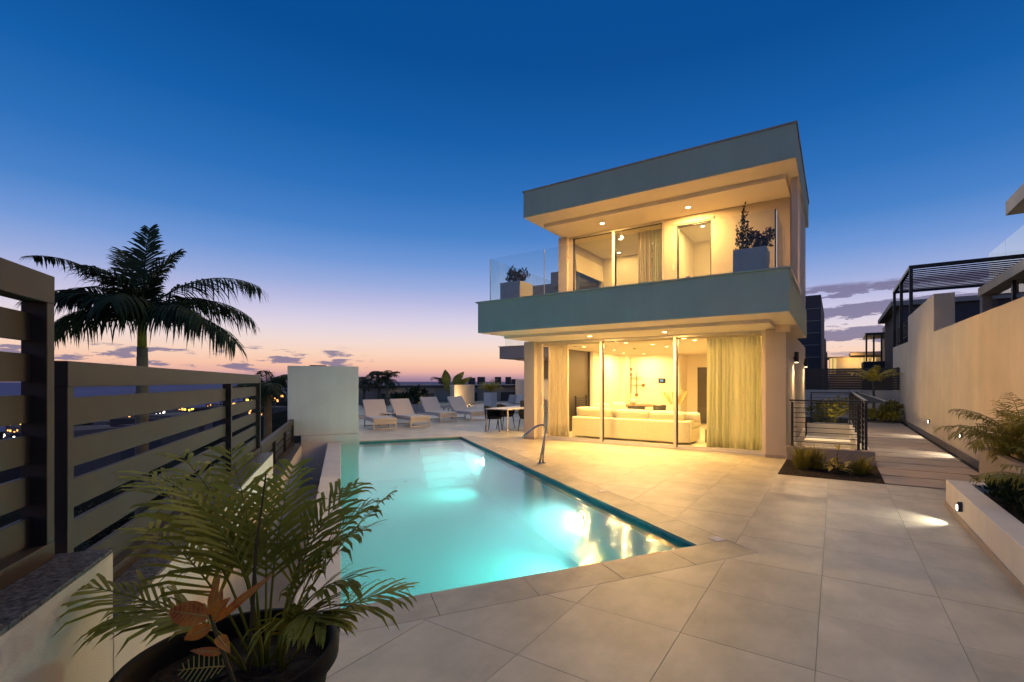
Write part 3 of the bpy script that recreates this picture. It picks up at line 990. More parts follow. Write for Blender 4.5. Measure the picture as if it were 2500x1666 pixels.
curtain('curtain', 'gathered cream curtain at the left end of the glass front', -6.93, -6.30, 11.36, 0.02, 2.615, 'curtain', 8, 0.04, 1, flare=0.08)
curtain('curtain', 'wide pale green sheer curtain at the right end of the glass front', -2.58, -1.42, 11.42, 0.02, 2.615, 'curtain_sheer', 15, 0.05, 2, flare=0.04)
curtain('curtain', 'pale curtain drawn behind the upstairs sliding window', -4.62, -4.25, 12.3, 3.14, 5.70, 'curtain', 7, 0.04, 3)
curtain('curtain', 'darker curtain gathered at the right side of the upstairs window', -4.22, -3.82, 12.35, 3.14, 5.70, 'curtain_sheer', 7, 0.04, 4)
curtain('curtain', 'small far curtain hanging deep inside the upstairs room', -5.2, -4.75, 14.35, 3.14, 5.5, 'curtain', 6, 0.04, 5)
t = thing('roman_blind', 'folded fabric blind over the dark upstairs side window', 'blind', (-6.6, 13.4, 4.9))
for k in range(4):
    MB().box(-6.655 + 0.008 * k, -6.63 + 0.012 * k, 12.45, 14.35, 5.30 - 0.13 * k, 5.45 - 0.13 * k).build('fold', 'fabric', t, bevel=0.01)

# ---------------------------------------------------------------- living room
t = thing('sofa', 'long cream sofa standing with its back to the glass front', 'sofa', (-4.75, 12.2, 0.004))
MB().box(-6.42, -3.08, 11.80, 12.05, 0.05, 0.60).build('back_frame', 'sofa_fabric', t, bevel=0.04, seg=3)
MB().box(-6.42, -3.08, 12.06, 12.85, 0.05, 0.40).build('seat', 'sofa_fabric', t, bevel=0.03, seg=3)
MB().box(-3.28, -3.06, 12.06, 12.85, 0.41, 0.62).build('armrest', 'sofa_fabric', t, bevel=0.04, seg=3)
MB().box(-6.44, -5.33, 12.86, 13.9, 0.05, 0.40).build('chaise', 'sofa_fabric', t, bevel=0.03, seg=3)


def cushion(x0, x1, y, z0, h, par, m='sofa_fabric', lean=0.08, th=0.2):
    n, k = 10, 6
    vs = []; fs = []
    for sgn in (0, 1):
        for j in range(k + 1):
            for i in range(n + 1):
                u, v_ = i / n * 2 - 1, j / k * 2 - 1
                bul = (1 - u ** 4) * (1 - v_ ** 4)
                px = (x0 + x1) / 2 + u * (x1 - x0) / 2 * (1 + 0.02 * (1 - v_ * v_))
                pz = z0 + h * (v_ + 1) / 2 - 0.02 * u * u * (v_ > 0)
                py = y + lean * (v_ + 1) / 2 * -1 + (th / 2) * (0.18 + 0.82 * bul ** 0.6) * (1 if sgn else -1)
                vs.append((px, py, pz))
    W = n + 1; off = (k + 1) * W
    for j in range(k):
        for i in range(n):
            q = j * W + i
            fs.append((q, q + 1, q + W + 1, q + W)); fs.append((off + q, off + q + W, off + q + W + 1, off + q + 1))
    for i in range(n):
        fs.append((i, off + i, off + i + 1, i + 1)); q = k * W + i; fs.append((q, q + 1, off + q + 1, off + q))
    for j in range(k):
        q = j * W; fs.append((q, q + W, off + q + W, off + q)); q = j * W + n; fs.append((q, off + q, off + q + W, q + W))
    return MB().add(vs, fs).build('cushion', m, par, smooth=True)


cushion(-6.36, -5.28, 12.08, 0.50, 0.38, t)
cushion(-5.26, -4.22, 12.08, 0.50, 0.35, t)
cushion(-4.20, -3.24, 12.08, 0.50, 0.34, t)
cushion(-3.34, -2.92, 12.18, 0.55, 0.27, t, 'fabric', 0.03, 0.16)
cushion(-5.95, -5.55, 12.55, 0.62, 0.36, t, 'fabric', 0.05, 0.15)
cushion(-5.55, -5.15, 12.75, 0.60, 0.40, t, 'fabric', 0.05, 0.15)

t = thing('wall_sculpture', 'bronze wall sculpture of thin bars and discs on the living room wall', 'wall art', (-6.4, 17.28, 1.0))
SY = 17.27
for a, b_ in (((-6.76, 0.0, 1.14), (-6.76, 0.0, 2.12)), ((-6.53, 0, 1.06), (-6.53, 0, 1.98)), ((-6.95, 0, 1.735), (-6.30, 0, 1.735)), ((-6.98, 0, 1.46), (-6.26, 0, 1.46))):
    MB().beam((a[0], SY - 0.02, a[2]), (b_[0], SY - 0.02, b_[2]), 0.022, 0.022, (0, 1, 0)).build('bar', 'bronze', t)
for x, z, r_ in ((-6.76, 2.08, 0.06), (-6.76, 1.87, 0.058), (-6.25, 1.46, 0.065), (-6.53, 1.09, 0.065)):
    MB(Matrix.Translation((x, SY - 0.03, z)) @ Matrix.Rotation(PI / 2, 4, 'X')).lathe([(r_, 0.0), (r_, 0.02), (r_ * 0.5, 0.035), (0.005, 0.035)], 24).build('disc', 'bronze', t)
tri = MB().add([(-7.03, SY - 0.035, 1.64), (-6.80, SY - 0.035, 1.735), (-6.80, SY - 0.035, 1.76), (-7.03, SY - 0.035, 1.87),
                (-7.03, SY - 0.015, 1.64), (-6.80, SY - 0.015, 1.735), (-6.80, SY - 0.015, 1.76), (-7.03, SY - 0.015, 1.87)],
               [(0, 1, 2, 3), (7, 6, 5, 4), (0, 4, 5, 1), (1, 5, 6, 2), (2, 6, 7, 3), (3, 7, 4, 0)])
tri.build('wedge', 'bronze', t)

t = thing('intercom', 'small intercom with lit blue screen on the living room wall', 'intercom', (-5.55, 17.28, 1.63))
MB().box(-5.68, -5.42, 17.27, 17.298, 1.54, 1.72).build('case', 'screen', t, bevel=0.004)
MB().box(-5.62, -5.49, 17.266, 17.2695, 1.585, 1.68).build('display', 'screen_lit', t)

t = thing('dining_table', 'round wooden dining table seen above the sofa', 'table', (-6.0, 16.0, 0.004))
MB(OM[t.name]).lathe([(0.60, 0.72), (0.63, 0.735), (0.63, 0.76), (0.58, 0.765)], 40).build('table_top', 'wood', t, smooth=True)
MB(OM[t.name]).lathe([(0.32, 0.0), (0.26, 0.05), (0.12, 0.35), (0.20, 0.72)], 24).build('pedestal', 'wood', t, smooth=True)
tag(MB(Matrix.Translation((-6.15, 15.9, 0.77))).lathe([(0.05, 0), (0.10, 0.05), (0.12, 0.12), (0.09, 0.19), (0.05, 0.21)], 20).build('table_lamp', 'fabric', None, smooth=True),
    'round pale vase on the dining table behind the sofa', 'vase')
for k, (x, y, rz, lab) in enumerate(((-5.75, 15.15, R(10), 'grey tub dining chair in front of the wooden table'), (-5.25, 15.85, R(80), 'grey tub dining chair at the right of the wooden table'))):
    t = thing('dining_chair', lab, 'chair', (x, y, 0.004), rz, 'dining chairs indoors')
    M_ = OM[t.name]
    MB(M_).box(-0.24, 0.24, -0.22, 0.24, 0.40, 0.47).build('seat', 'cushion', t, bevel=0.02)
    pts = []
    bk = MB(M_)
    for i in range(9):
        a0 = PI + PI * i / 9; a1 = PI + PI * (i + 1) / 9
        p = lambda a, r_, z: (r_ * math.cos(a), r_ * math.sin(a), z)
        bk.hexa([p(a0, .25, .44), p(a1, .25, .44), p(a1, .27, .44), p(a0, .27, .44)], [p(a0, .27, .78), p(a1, .27, .78), p(a1, .30, .78), p(a0, .30, .78)])
    bk.build('backrest', 'door_grey', t)
    for sx in (-1, 1):
        for sy in (-1, 1):
            MB(M_).tube([(sx * 0.18, sy * 0.18, 0.4), (sx * 0.22, sy * 0.22, 0)], 0.014, 8).build('leg', 'black_metal', t)

t = thing('dried_plant', 'dried golden fan leaves in a vase behind the sofa', 'plant', (-3.95, 13.4, 0.45))
MB(OM[t.name]).lathe([(0.07, -0.05), (0.10, 0.05), (0.10, 0.18), (0.05, 0.28), (0.06, 0.30)], 20).build('vase', 'fabric', t, smooth=True)
rg = random.Random(5)
for (dx, dz, n_) in ((-0.34, 0.62, 9), (0.30, 0.72, 9), (0.12, 0.55, 7), (-0.12, 0.66, 7)):
    f = MB(OM[t.name])
    tip = Vector((dx, rg.uniform(-.1, .1), 0.3 + dz * 0.75))
    b_ = Vector((0, 0, 0.28))
    f.tube([b_, (b_ + tip) / 2 + Vector((-dx * 0.2, 0, 0.05)), tip], [0.006, 0.005, 0.002], 5)
    for i in range(22):
        u = 0.35 + 0.65 * i / 21
        q = b_ + (tip - b_) * u
        for sg in (-1, 1):
            d = Vector((sg * 0.6 + dx * 0.6, 0.1 * sg, 0.55)).normalized() * (0.16 * (1 - 0.5 * abs(u - 0.6)))
            f.add([q, q + d * 0.6 + Vector((0.012, 0, -0.006)), q + d, q + d * 0.6 - Vector((0.012, 0, -0.006))], [(0, 1, 2, 3)])
    f.build('frond', 'dried', t)
t = thing('side_table', 'small white pedestal holding the dried leaves behind the sofa', 'table', (-3.95, 13.4, 0.004))
MB(OM[t.name]).lathe([(0.2, 0), (0.2, 0.02), (0.05, 0.04), (0.05, 0.37), (0.22, 0.38), (0.22, 0.395)], 24).build('stand', 'white_metal', t, smooth=True)
t = thing('stool', 'slim wooden stool beyond the right end of the sofa', 'stool', (-3.05, 14.3, 0.004))
for sx in (-1, 1):
    for sy in (-1, 1):
        MB(OM[t.name]).tube([(sx * 0.07, sy * 0.07, 0.62), (sx * 0.13, sy * 0.13, 0)], 0.016, 8).build('leg', 'wood', t)
MB(OM[t.name]).lathe([(0.13, 0.62), (0.14, 0.65), (0.12, 0.66)], 20).build('seat', 'wood', t)
t = thing('coffee_table', 'low white table past the sofa armrest by the sheer curtain', 'table', (-2.7, 12.9, 0.004))
MB(OM[t.name]).box(-0.22, 0.22, -0.3, 0.3, 0.34, 0.38).build('table_top', 'white_metal', t, bevel=0.005)
for sx in (-1, 1):
    for sy in (-1, 1):
        MB(OM[t.name]).box(sx * 0.18 - 0.02, sx * 0.18 + 0.02, sy * 0.26 - 0.02, sy * 0.26 + 0.02, 0, 0.339).build('leg', 'wood', t)
t = thing('louvre_screen', 'dark horizontally ribbed screen standing at the left of the sofa', 'screen', (-6.95, 13.6, 0.004))
for k in range(13):
    MB().box(-6.97, -6.93, 13.05, 13.75, 0.20 + k * 0.07, 0.25 + k * 0.07).build('rib', 'black_metal', t)
for y in (13.03, 13.75):
    MB().box(-6.98, -6.92, y, y + 0.03, 0.0, 1.14).build('upright', 'black_metal', t)


# ================================================================== wall lamps
def house_lamp(label, y):
    t = thing('wall_lamp', label, 'wall lamp', (-0.898, y, 2.1), 0, 'cylinder lamps on the villa side wall')
    MB(Matrix.Translation((-0.83, y, 2.08))).lathe([(0.05, 0), (0.05, 0.26), (0.045, 0.262)], 20).build('cylinder', 'black_metal', t, smooth=False)
    MB().box(-0.898, -0.85, y - 0.03, y + 0.03, 2.15, 2.22).build('bracket', 'black_metal', t)
    MB(Matrix.Translation((-0.83, y, 2.074))).lathe([(0.001, 0), (0.04, 0), (0.04, 0.004), (0.001, 0.004)], 16).build('lens', 'lamp_warm', t)
    lamp('SPOT', (-0.845, y, 2.05), 220, WARM2, t, 0.03, spot=R(75), blend=0.7, aim=(-0.86, y, 0))
    lamp('SPOT', (-0.80, y, 2.06), 150, WARM2, t, 0.04, spot=R(165), blend=0.6, aim=(1.6, y - 0.8, 0.6))


house_lamp('black cylinder wall lamp nearest the front of the villa side wall', 13.3)
house_lamp('black cylinder wall lamp at the rear corner of the villa side wall', 17.7)

# ================================================================== planting bed and stair well
soil = struct(MB().box(-0.852, 0.655, 9.004, 10.72, -0.15, 0.006).build('planting_bed', 'soil'))
ch = MB()
rg = random.Random(11)
for _ in range(2600):
    x, y = rg.uniform(-0.84, 0.64), rg.uniform(9.01, 10.70)
    s_ = rg.uniform(0.008, 0.024)
    a = rg.uniform(0, PI)
    d1 = Vector((math.cos(a), math.sin(a), rg.uniform(-.3, .3))) * s_; d2 = Vector((-math.sin(a), math.cos(a), rg.uniform(-.3, .3))) * s_ * 0.5
    p = Vector((x, y, 0.008 + rg.uniform(0, 0.012)))
    ch.add([p - d1 - d2, p + d1 - d2, p + d1 + d2, p - d1 + d2], [(0, 1, 2, 3)])
stuff(tag(ch.build('bark_mulch', 'soil'), 'dark bark chips covering the small planting bed', 'mulch'))

t = thing('stair_kerb', 'pale stone kerb carrying the black railing around the stair well', 'kerb', (-0.1, 10.9, 0))
MB().box(-0.862, 0.63, 10.74, 10.96, -0.14, 0.275).build('kerb_front', 'plaster_grey', t, bevel=0.006)
MB().box(-0.80, 0.64, 10.73, 10.739, -0.14, 0.075).build('skirting', 'skirt', t)
MB().box(0.41, 0.63, 10.96, 21.6, -2.8, 0.12).build('kerb_side', 'plaster', t, bevel=0.006)
MB().box(-0.88, 0.41, 19.4, 19.6, -2.8, 0.12).build('kerb_end', 'plaster', t)
st = struct(MB().box(-0.90, 0.41, 10.96, 19.4, -2.9, -2.75).build('stair_well_floor', 'plaster'))
for k in range(9):
    MB().box(-0.895, 0.405, 17.6 - 0.3 * k, 17.9 - 0.3 * k, -2.75, -0.55 - 0.22 * k).build('step', 'plaster_smooth', st)
MB().box(-0.895, 0.405, 17.9, 19.4, -2.75, -0.35).build('landing', 'plaster_smooth', st)


def railing(label, p0, p1, z0, z1, nbars, posts, wide=True, panel_handrail=False, zp=None):
    t = thing('stair_railing', label, 'railing', ((p0[0] + p1[0]) / 2, (p0[1] + p1[1]) / 2, z0))
    d = Vector((p1[0] - p0[0], p1[1] - p0[1], 0))
    for u in posts:
        q = Vector((p0[0], p0[1], 0)) + d * u
        MB().box(q.x - 0.022, q.x + 0.022, q.y - 0.022, q.y + 0.022, z0 if zp is None else zp, z1 - 0.03).build('post', 'black_metal', t)
        MB().box(q.x - 0.055, q.x + 0.055, q.y - 0.055, q.y + 0.055, (z0 if zp is None else zp), (z0 if zp is None else zp) + 0.008).build('base_plate', 'black_metal', t)
    a = Vector((p0[0], p0[1], z1)) - d.normalized() * 0.05; b_ = Vector((p1[0], p1[1], z1)) + d.normalized() * 0.05
    MB().beam(a, b_, 0.06, 0.032).build('handrail', 'black_metal', t)
    for k in range(nbars):
        z = z0 + 0.10 + (z1 - 0.055 - z0 - 0.10) * k / (nbars - 1)
        MB().tube([(p0[0], p0[1], z), (p1[0], p1[1], z)], 0.0065, 8).build('bar', 'black_metal', t)
    return t


railing('front black railing of horizontal bars on the kerb by the planting bed', (-0.755, 10.85), (0.375, 10.85), 0.275, 1.215, 9, [0, 1])
railing('long black railing along the path side of the stair well', (0.50, 10.95), (0.50, 21.4), 0.12, 1.215, 9, [0, 0.12, 0.25, 0.38, 0.52, 0.68, 0.84, 1.0])
railing('short rear black railing at the far end of the stair well', (-0.75, 19.5), (0.42, 19.5), 0.12, 1.20, 9, [0, 1])
t = thing('slat_gate', 'tilted black slatted rack on top of the long stair railing', 'rack', (0.62, 15, 1.1))
MB().beam((0.82, 10.9, 1.20), (0.70, 21.3, 1.20), 0.045, 0.045).build('outer_rail', 'black_metal', t)
for k in range(22):
    y = 11.0 + k * 0.48
    MB().beam((0.50, y, 1.18), (0.82, y, 1.215), 0.05, 0.02).build('slat', 'black_metal', t)

# ================================================================== path
path_base = struct(MB().box(0.66, 2.30, 9.004, 26.5, -0.2, -0.05).build('path_bed', 'soil'))
y = 9.10
k = 0
while y < 22.0:
    dpt = 0.745 if k else 0.80
    dpt = 0.80
    x1 = 1.93 if y < 10.0 else 2.13
    if y > 10.1:
        MB().box(0.66 + rng.uniform(0, .004), x1, y, y + dpt - 0.055, -0.049, 0.0).build('slab', 'deck_slab', path_base, bevel=0.004)
    else:
        MB().box(0.662, x1, y, y + dpt - 0.055, -0.049, 0.0).build('slab', 'deck_slab', path_base, bevel=0.004)
    y += dpt; k += 1

# right boundary wall
t = thing('boundary_wall', 'long tall warm-lit wall along the right side of the path', 'wall', (2.45, 18, 0))
rw = MB()
rw.add([(2.30, -3.0, -0.3), (2.75, -3.0, -0.3), (2.75, 27.4, -0.3), (2.30, 27.4, -0.3), (2.30, -3.0, 2.57), (2.75, -3.0, 2.57), (2.75, 27.4, 3.19), (2.30, 27.4, 3.19)],
       [(0, 3, 2, 1), (4, 5, 6, 7), (0, 1, 5, 4), (1, 2, 6, 5), (2, 3, 7, 6), (3, 0, 4, 7)])
rw.build('wall', 'plaster_warm', t)
MB().box(2.285, 2.299, 9.9, 27.0, -0.05, 0.10).build('skirting', 'skirt', t)
MB().box(2.302, 2.75, 16.65, 22.04, 2.9, 4.02).build('raised_wall', 'plaster_warm', t, bevel=0.004)


def brick_lamp(label, p, face, e, group):
    """small half-round wall lamp throwing light down; face = direction it looks"""
    t = thing('wall_lamp', label, 'wall lamp', p, 0, group)
    fx = face
    x, y, z = p
    s_ = -1 if fx < 0 else 1
    k_ = 0.62
    pr = []
    for i in range(13):
        a = PI * i / 12
        pr.append((0.05 * k_ * math.cos(a), (0.045 + 0.05 * math.sin(a)) * k_))
    pr += [(-0.05 * k_, -0.075 * k_), (0.05 * k_, -0.075 * k_)]
    n = len(pr)
    vs = [(x, y + q[0], z + q[1]) for q in pr] + [(x + s_ * 0.04, y + q[0], z + q[1]) for q in pr]
    MB().add(vs, [tuple(range(n)), tuple(range(2 * n - 1, n - 1, -1))] + [(i, n + i, n + (i + 1) % n, (i + 1) % n) for i in range(n)]).build('housing', 'dark_frame', t)
    MB().box(min(x + s_ * 0.041, x + s_ * 0.045), max(x + s_ * 0.041, x + s_ * 0.045), y - 0.036 * k_, y + 0.036 * k_, z - 0.06 * k_, z + 0.03 * k_).build('lens', 'lamp_white', t)
    lamp('SPOT', (x + s_ * 0.07, y, z - 0.01), e, (1, 0.90, 0.72), t, 0.03, spot=R(100), blend=0.55, aim=(x + s_ * 0.45, y, 0))
    return t


brick_lamp('small lit step lamp on the warm wall, farther of the two', (2.299, 17.25, 0.45), -1, 45, 'step lamps on the long wall')
brick_lamp('small lit step lamp on the warm wall, nearer of the two', (2.299, 13.2, 0.45), -1, 45, 'step lamps on the long wall')

# low planter wall at the right edge
t = thing('planter_wall', 'low white planter wall at the right edge with a lamp in it', 'planter wall', (1.4, 5, 0))
MB().box(1.20, 1.41, -2.5, 7.80, 0.0, 0.345).build('wall', 'plaster', t, bevel=0.006)
MB().box(1.41, 2.298, 7.62, 7.80, 0.0, 0.345).build('end_wall', 'plaster', t, bevel=0.006)
MB().box(1.187, 1.199, -2.5, 7.815, 0.0, 0.07).build('skirting', 'skirt', t)
MB().box(1.41, 2.298, -2.5, 7.62, 0.0, 0.24).build('soil', 'soil', t)
brick_lamp('half-round lit lamp on the low white planter wall', (1.199, 6.9, 0.195), -1, 22, None)
t = thing('raised_planter', 'grey planter trough with palms between the path and the low wall', 'planter', (2.2, 8.9, 0))
MB().box(1.96, 2.06, 7.95, 10.1, 0.0, 0.55).build('side', 'plaster_grey', t, bevel=0.005)
MB().box(2.06, 2.299, 10.0, 10.1, 0.0, 0.55).build('end', 'plaster_grey', t)
MB().box(2.06, 2.299, 7.81, 10.0, 0.0, 0.45).build('soil', 'soil', t)


# ================================================================== vegetation
def frond_mesh(mb, base, az, el0, L, curl, nl, ll, lw_, droop, rg, width=0.012, vee=0.35, start=0.12, sway=0.0, tip_len=0.45, nseg=14, back=0.5):
    """arching pinnate leaf; az in radians from +X, el0 first elevation"""
    pts = []; p = Vector(base)
    tang = []
    for i in range(nseg + 1):
        t_ = i / nseg
        e_ = el0 - curl * t_ ** 1.3
        a_ = az + sway * t_
        d = Vector((math.cos(e_) * math.cos(a_), math.cos(e_) * math.sin(a_), math.sin(e_)))
        pts.append(p.copy()); tang.append(d)
        p = p + d * (L / nseg)
    mb.tube(pts, [width * (1 - 0.85 * i / nseg) for i in range(nseg + 1)], 5)
    for i in range(nl):
        u = start + (1 - start) * (i + rg.uniform(0, .5)) / nl
        f = min(u * nseg, nseg - 0.001); k = int(f); fr_ = f - k
        q = pts[k].lerp(pts[k + 1], fr_); d = tang[k].lerp(tang[min(k + 1, nseg)], fr_).normalized()
        side = d.cross(Vector((0, 0, 1)))
        if side.length < 1e-3: side = Vector((1, 0, 0))
        side.normalize(); upv = side.cross(d).normalized()
        prof = math.sin(PI * min(1, (0.12 + 0.88 * u)) ** 0.8) * 0.75 + tip_len * u * 0.55 + 0.12
        for sg in (-1, 1):
            if rg.random() < 0.07: continue
            fw = back + 0.55 * u + rg.uniform(-.1, .1)
            dirv = (side * sg * 1.0 + d * fw + upv * (vee + rg.uniform(-.12, .12))).normalized()
            l_ = ll * prof * rg.uniform(0.7, 1.15); dp = droop * rg.uniform(0.6, 1.4)
            w = lw_ * rg.uniform(0.8, 1.15)
            m1 = q + dirv * l_ * 0.5 + Vector((0, 0, -dp * l_ * 0.22))
            m2 = q + dirv * l_ * 0.8 + Vector((0, 0, -dp * l_ * 0.55))
            tp = q + dirv * l_ * 0.95 + Vector((0, 0, -dp * l_ * 0.95))
            wv = dirv.cross(upv).normalized()
            cv_ = upv * w * 0.3
            mb.add([q - wv * w * 0.25, q + wv * w * 0.25, m1 + wv * w * 0.5 , m1 - wv * w * 0.5 , m2 + wv * w * 0.38, m2 - wv * w * 0.38, tp],
                   [(0, 1, 2, 3), (3, 2, 4, 5), (5, 4, 6)])


CR = (math.cos(YAW), math.sin(YAW)); CF = (-math.sin(YAW), math.cos(YAW))


def spot(right, fwd, z=0.0):
    return (CR[0] * right + CF[0] * fwd, CR[1] * right + CF[1] * fwd, z)


# ---- royal palm behind the fence
rg = random.Random(21)
loc = spot(-9.2, 10.7, -5.33)
t = thing('royal_palm', 'tall royal palm standing behind the beige slat fence', 'palm tree', loc)
M_ = OM[t.name]
tr = MB(M_)
zs = [0, 1.5, 3, 4.5, 6.0, 6.9, 7.6, 8.0]
tz = [7.7 * q / 150 for q in range(151)]
tr.tube([(0.02 * math.sin(z), 0, z) for z in tz], [(0.150 - 0.02 * min(z, 3) / 3 + 0.010 * math.sin(z * 0.9) - max(0, z - 6.2) * 0.026) * (1.0 + (0.045 if q % 5 == 0 else 0.0) + rg.uniform(-.008, .008)) for q, z in enumerate(tz)], 16)
tr.build('trunk', 'trunk', t, smooth=True)
cs = MB(M_); cs.tube([(0, 0, 7.6), (0, 0, 8.1), (0, 0, 8.7)], [0.088, 0.085, 0.05], 14); cs.build('crownshaft', 'leaf_palm', t, smooth=True)
top = Vector((0, 0, 8.45))
# (azimuth in camera terms: 0 right, 90 away, 180 left, 270 towards), elevation, length, curl
for (a_, e_, L_, c_, dr_) in ((177, 52, 3.15, 1.0, 0.6), (173, 18, 2.6, 1.1, 1.0), (190, 38, 2.4, 1.3, 0.9), (207, 18, 1.7, 1.4, 1.0), (4, 44, 2.85, 1.3, 1.0),
                              (-8, 12, 2.65, 1.15, 1.0), (350, 30, 1.8, 1.5, 1.0), (100, 88, 2.15, 0.2, 0.3), (155, 77, 1.75, 0.6, 0.4), (25, 78, 1.65, 0.6, 0.4),
                              (250, 70, 1.5, 1.3, 0.6), (120, 40, 2.0, 1.3, 0.8), (60, 42, 2.0, 1.4, 0.8), (290, 40, 1.5, 1.6, 0.9), (168, 38, 2.6, 1.2, 0.9), (15, 28, 2.4, 1.3, 1.0), (-20, 30, 2.1, 1.5, 1.0), (215, 45, 1.9, 1.5, 0.9)):
    f = MB(M_)
    frond_mesh(f, top + Vector((0, 0, rg.uniform(-.12, .08))), R(a_) + YAW, R(e_), L_, c_, 82, 0.70, 0.040, dr_, rg, 0.024, vee=0.15, start=0.09, back=0.5, sway=rg.uniform(-.12, .12))
    f.build('frond', 'leaf_dark', t)


def small_palm(name, label, loc, hgt, nf, L_, m, seed, ll=0.35, lw_=0.03, trunk_r=0.07, curl=1.5, nl=34, el=(15, 80), drp=0.7, group=None, cat='palm tree', tm='trunk', azr=None):
    rg = random.Random(seed)
    t = thing(name, label, cat, loc, 0, group)
    M_ = OM[t.name]
    tr = MB(M_); tr.tube([(0, 0, -0.05), (0.02, 0, hgt * 0.5), (0, 0, hgt)], [trunk_r * 1.2, trunk_r, trunk_r * 0.8], 10)
    tr.build('trunk', tm, t, smooth=True)
    for k in range(nf):
        f = MB(M_)
        a_ = 2 * PI * k / nf + rg.uniform(-.4, .4)
        if azr: a_ = R(rg.uniform(*azr)) + YAW
        frond_mesh(f, (0, 0, hgt - 0.03 + rg.uniform(-.05, .05)), a_, R(rg.uniform(*el)), L_ * rg.uniform(0.8, 1.15), curl * rg.uniform(.7, 1.2), nl, ll, lw_, drp, rg, trunk_r * 0.16 + 0.004, start=0.15)
        f.build('frond', m, t)
    return t


small_palm('coconut_palm', 'dark palm between the slat fence and the pale block', spot(-9.05, 15.3, -4.0), 5.2, 14, 1.5, 'leaf_dark', 31, ll=0.55, lw_=0.035, trunk_r=0.13, curl=2.1, nl=44, el=(20, 85), drp=0.9)


# ---- potted areca palm in the foreground
PX_, PY_ = spot(-1.243, 1.87)[:2]
t = thing('plant_pot', 'large round black plastic pot in the lower left corner', 'plant pot', (PX_, PY_, 0))
MB(OM[t.name]).lathe([(0.27, 0.0), (0.29, 0.02), (0.345, 0.40), (0.355, 0.44), (0.385, 0.45), (0.388, 0.50), (0.375, 0.515), (0.355, 0.512), (0.345, 0.47), (0.33, 0.40)], 56, cap=False).build('pot', 'pot_black', t, smooth=True)
sb = MB(OM[t.name]); n_ = 28
vs = [(0, 0, 0.44)]; fs = []
rg = random.Random(4)
for j in range(1, 8):
    for i in range(n_):
        r_ = 0.342 * j / 7
        vs.append((r_ * math.cos(2 * PI * i / n_), r_ * math.sin(2 * PI * i / n_), 0.425 + rg.uniform(-.012, .012) - 0.015 * (j / 7)))
for i in range(n_): fs.append((0, 1 + i, 1 + (i + 1) % n_))
for j in range(6):
    for i in range(n_):
        q = 1 + j * n_; fs.append((q + i, q + n_ + i, q + n_ + (i + 1) % n_, q + (i + 1) % n_))
sb.add(vs, fs); sb.build('soil', 'soil', t, smooth=False)

t = thing('areca_palm', 'bushy areca palm with arching fronds growing in the black pot', 'palm plant', (PX_, PY_, 0.43))
M_ = OM[t.name]
rg = random.Random(77)
FR = [  # camera azimuth, elevation, length, curl, x-offset, y-offset
    (10, 60, 0.86, 0.50, 0.10, 0.06), (25, 74, 0.74, 0.9, 0.14, 0.10), (-30, 80, 0.46, 2.1, 0.17, 0.04), (-8, 78, 0.55, 1.7, 0.16, 0.06), (150, 70, 0.9, 1.0, 0.06, 0.1), (70, 74, 0.78, 1.0, 0.1, 0.12),
    (170, 68, 0.98, 1.0, 0.06, 0.06), (160, 76, 1.02, 1.1, 0.06, 0.08), 
    (190, 46, 0.78, 1.0, 0.02, 0.04), (140, 80, 0.98, 1.0, 0.06, 0.08), (120, 74, 0.85, 1.1, 0.07, 0.1),
    (100, 82, 0.86, 0.9, 0.08, 0.1), (55, 78, 0.80, 1.1, 0.12, 0.1), 
    (-40, 80, 0.48, 2.1, 0.17, 0.05), (205, 66, 0.56, 1.7, 0.03, 0.03), (-4, 80, 0.72, 1.4, 0.14, 0.07),
    (175, 80, 1.0, 1.4, 0.08, 0.06), (165, 54, 0.82, 0.9, 0.04, 0.07), (15, 48, 0.55, 1.2, 0.17, 0.07)]
for (a_, e_, L_, c_, ox, oy) in FR:
    f = MB(M_)
    frond_mesh(f, (CR[0] * ox + CF[0] * oy, CR[1] * ox + CF[1] * oy, -0.01), R(a_) + YAW, R(min(86, e_ + 5)), L_ * 1.0, c_ * 0.85, 16, 0.34, 0.019, 0.40, rg, 0.007, vee=0.22, start=0.38, tip_len=0.5, back=0.8)
    f.build('frond', 'leaf_palm', t, smooth=False)
MB(M_).tube([(CR[0] * 0.06, CR[1] * 0.06, 0), (CR[0] * 0.09, CR[1] * 0.09, 0.5), (CR[0] * 0.13, CR[1] * 0.13, 0.80)], [0.009, 0.007, 0.003], 6).build('spear_leaf', 'stem', t)

# croton in the same pot
cx_ = spot(-1.243 + 0.07, 1.87 - 0.16)
t = thing('croton', 'small croton with orange-red leaves and one striped leaf in the black pot', 'plant', (cx_[0], cx_[1], 0.43))
M_ = OM[t.name]


def broad_leaf(mb, base, dirv, nrm, L_, W_, fold=0.15, droop=0.25, n=7):
    d = Vector(dirv).normalized(); s_ = d.cross(Vector(nrm)).normalized(); nn = s_.cross(d)
    vs = []; fs = []
    for i in range(n + 1):
        u = i / n
        w = W_ * 0.5 * math.sin(PI * u ** 0.8) ** 0.85 if 0 < u < 1 else 0.001
        c = Vector(base) + d * L_ * u - nn * droop * L_ * u * u
        vs += [c - s_ * w + nn * fold * w, c, c + s_ * w + nn * fold * w]
    for i in range(n):
        q = 3 * i
        fs += [(q, q + 1, q + 4, q + 3), (q + 1, q + 2, q + 5, q + 4)]
    mb.add(vs, fs)
    return vs


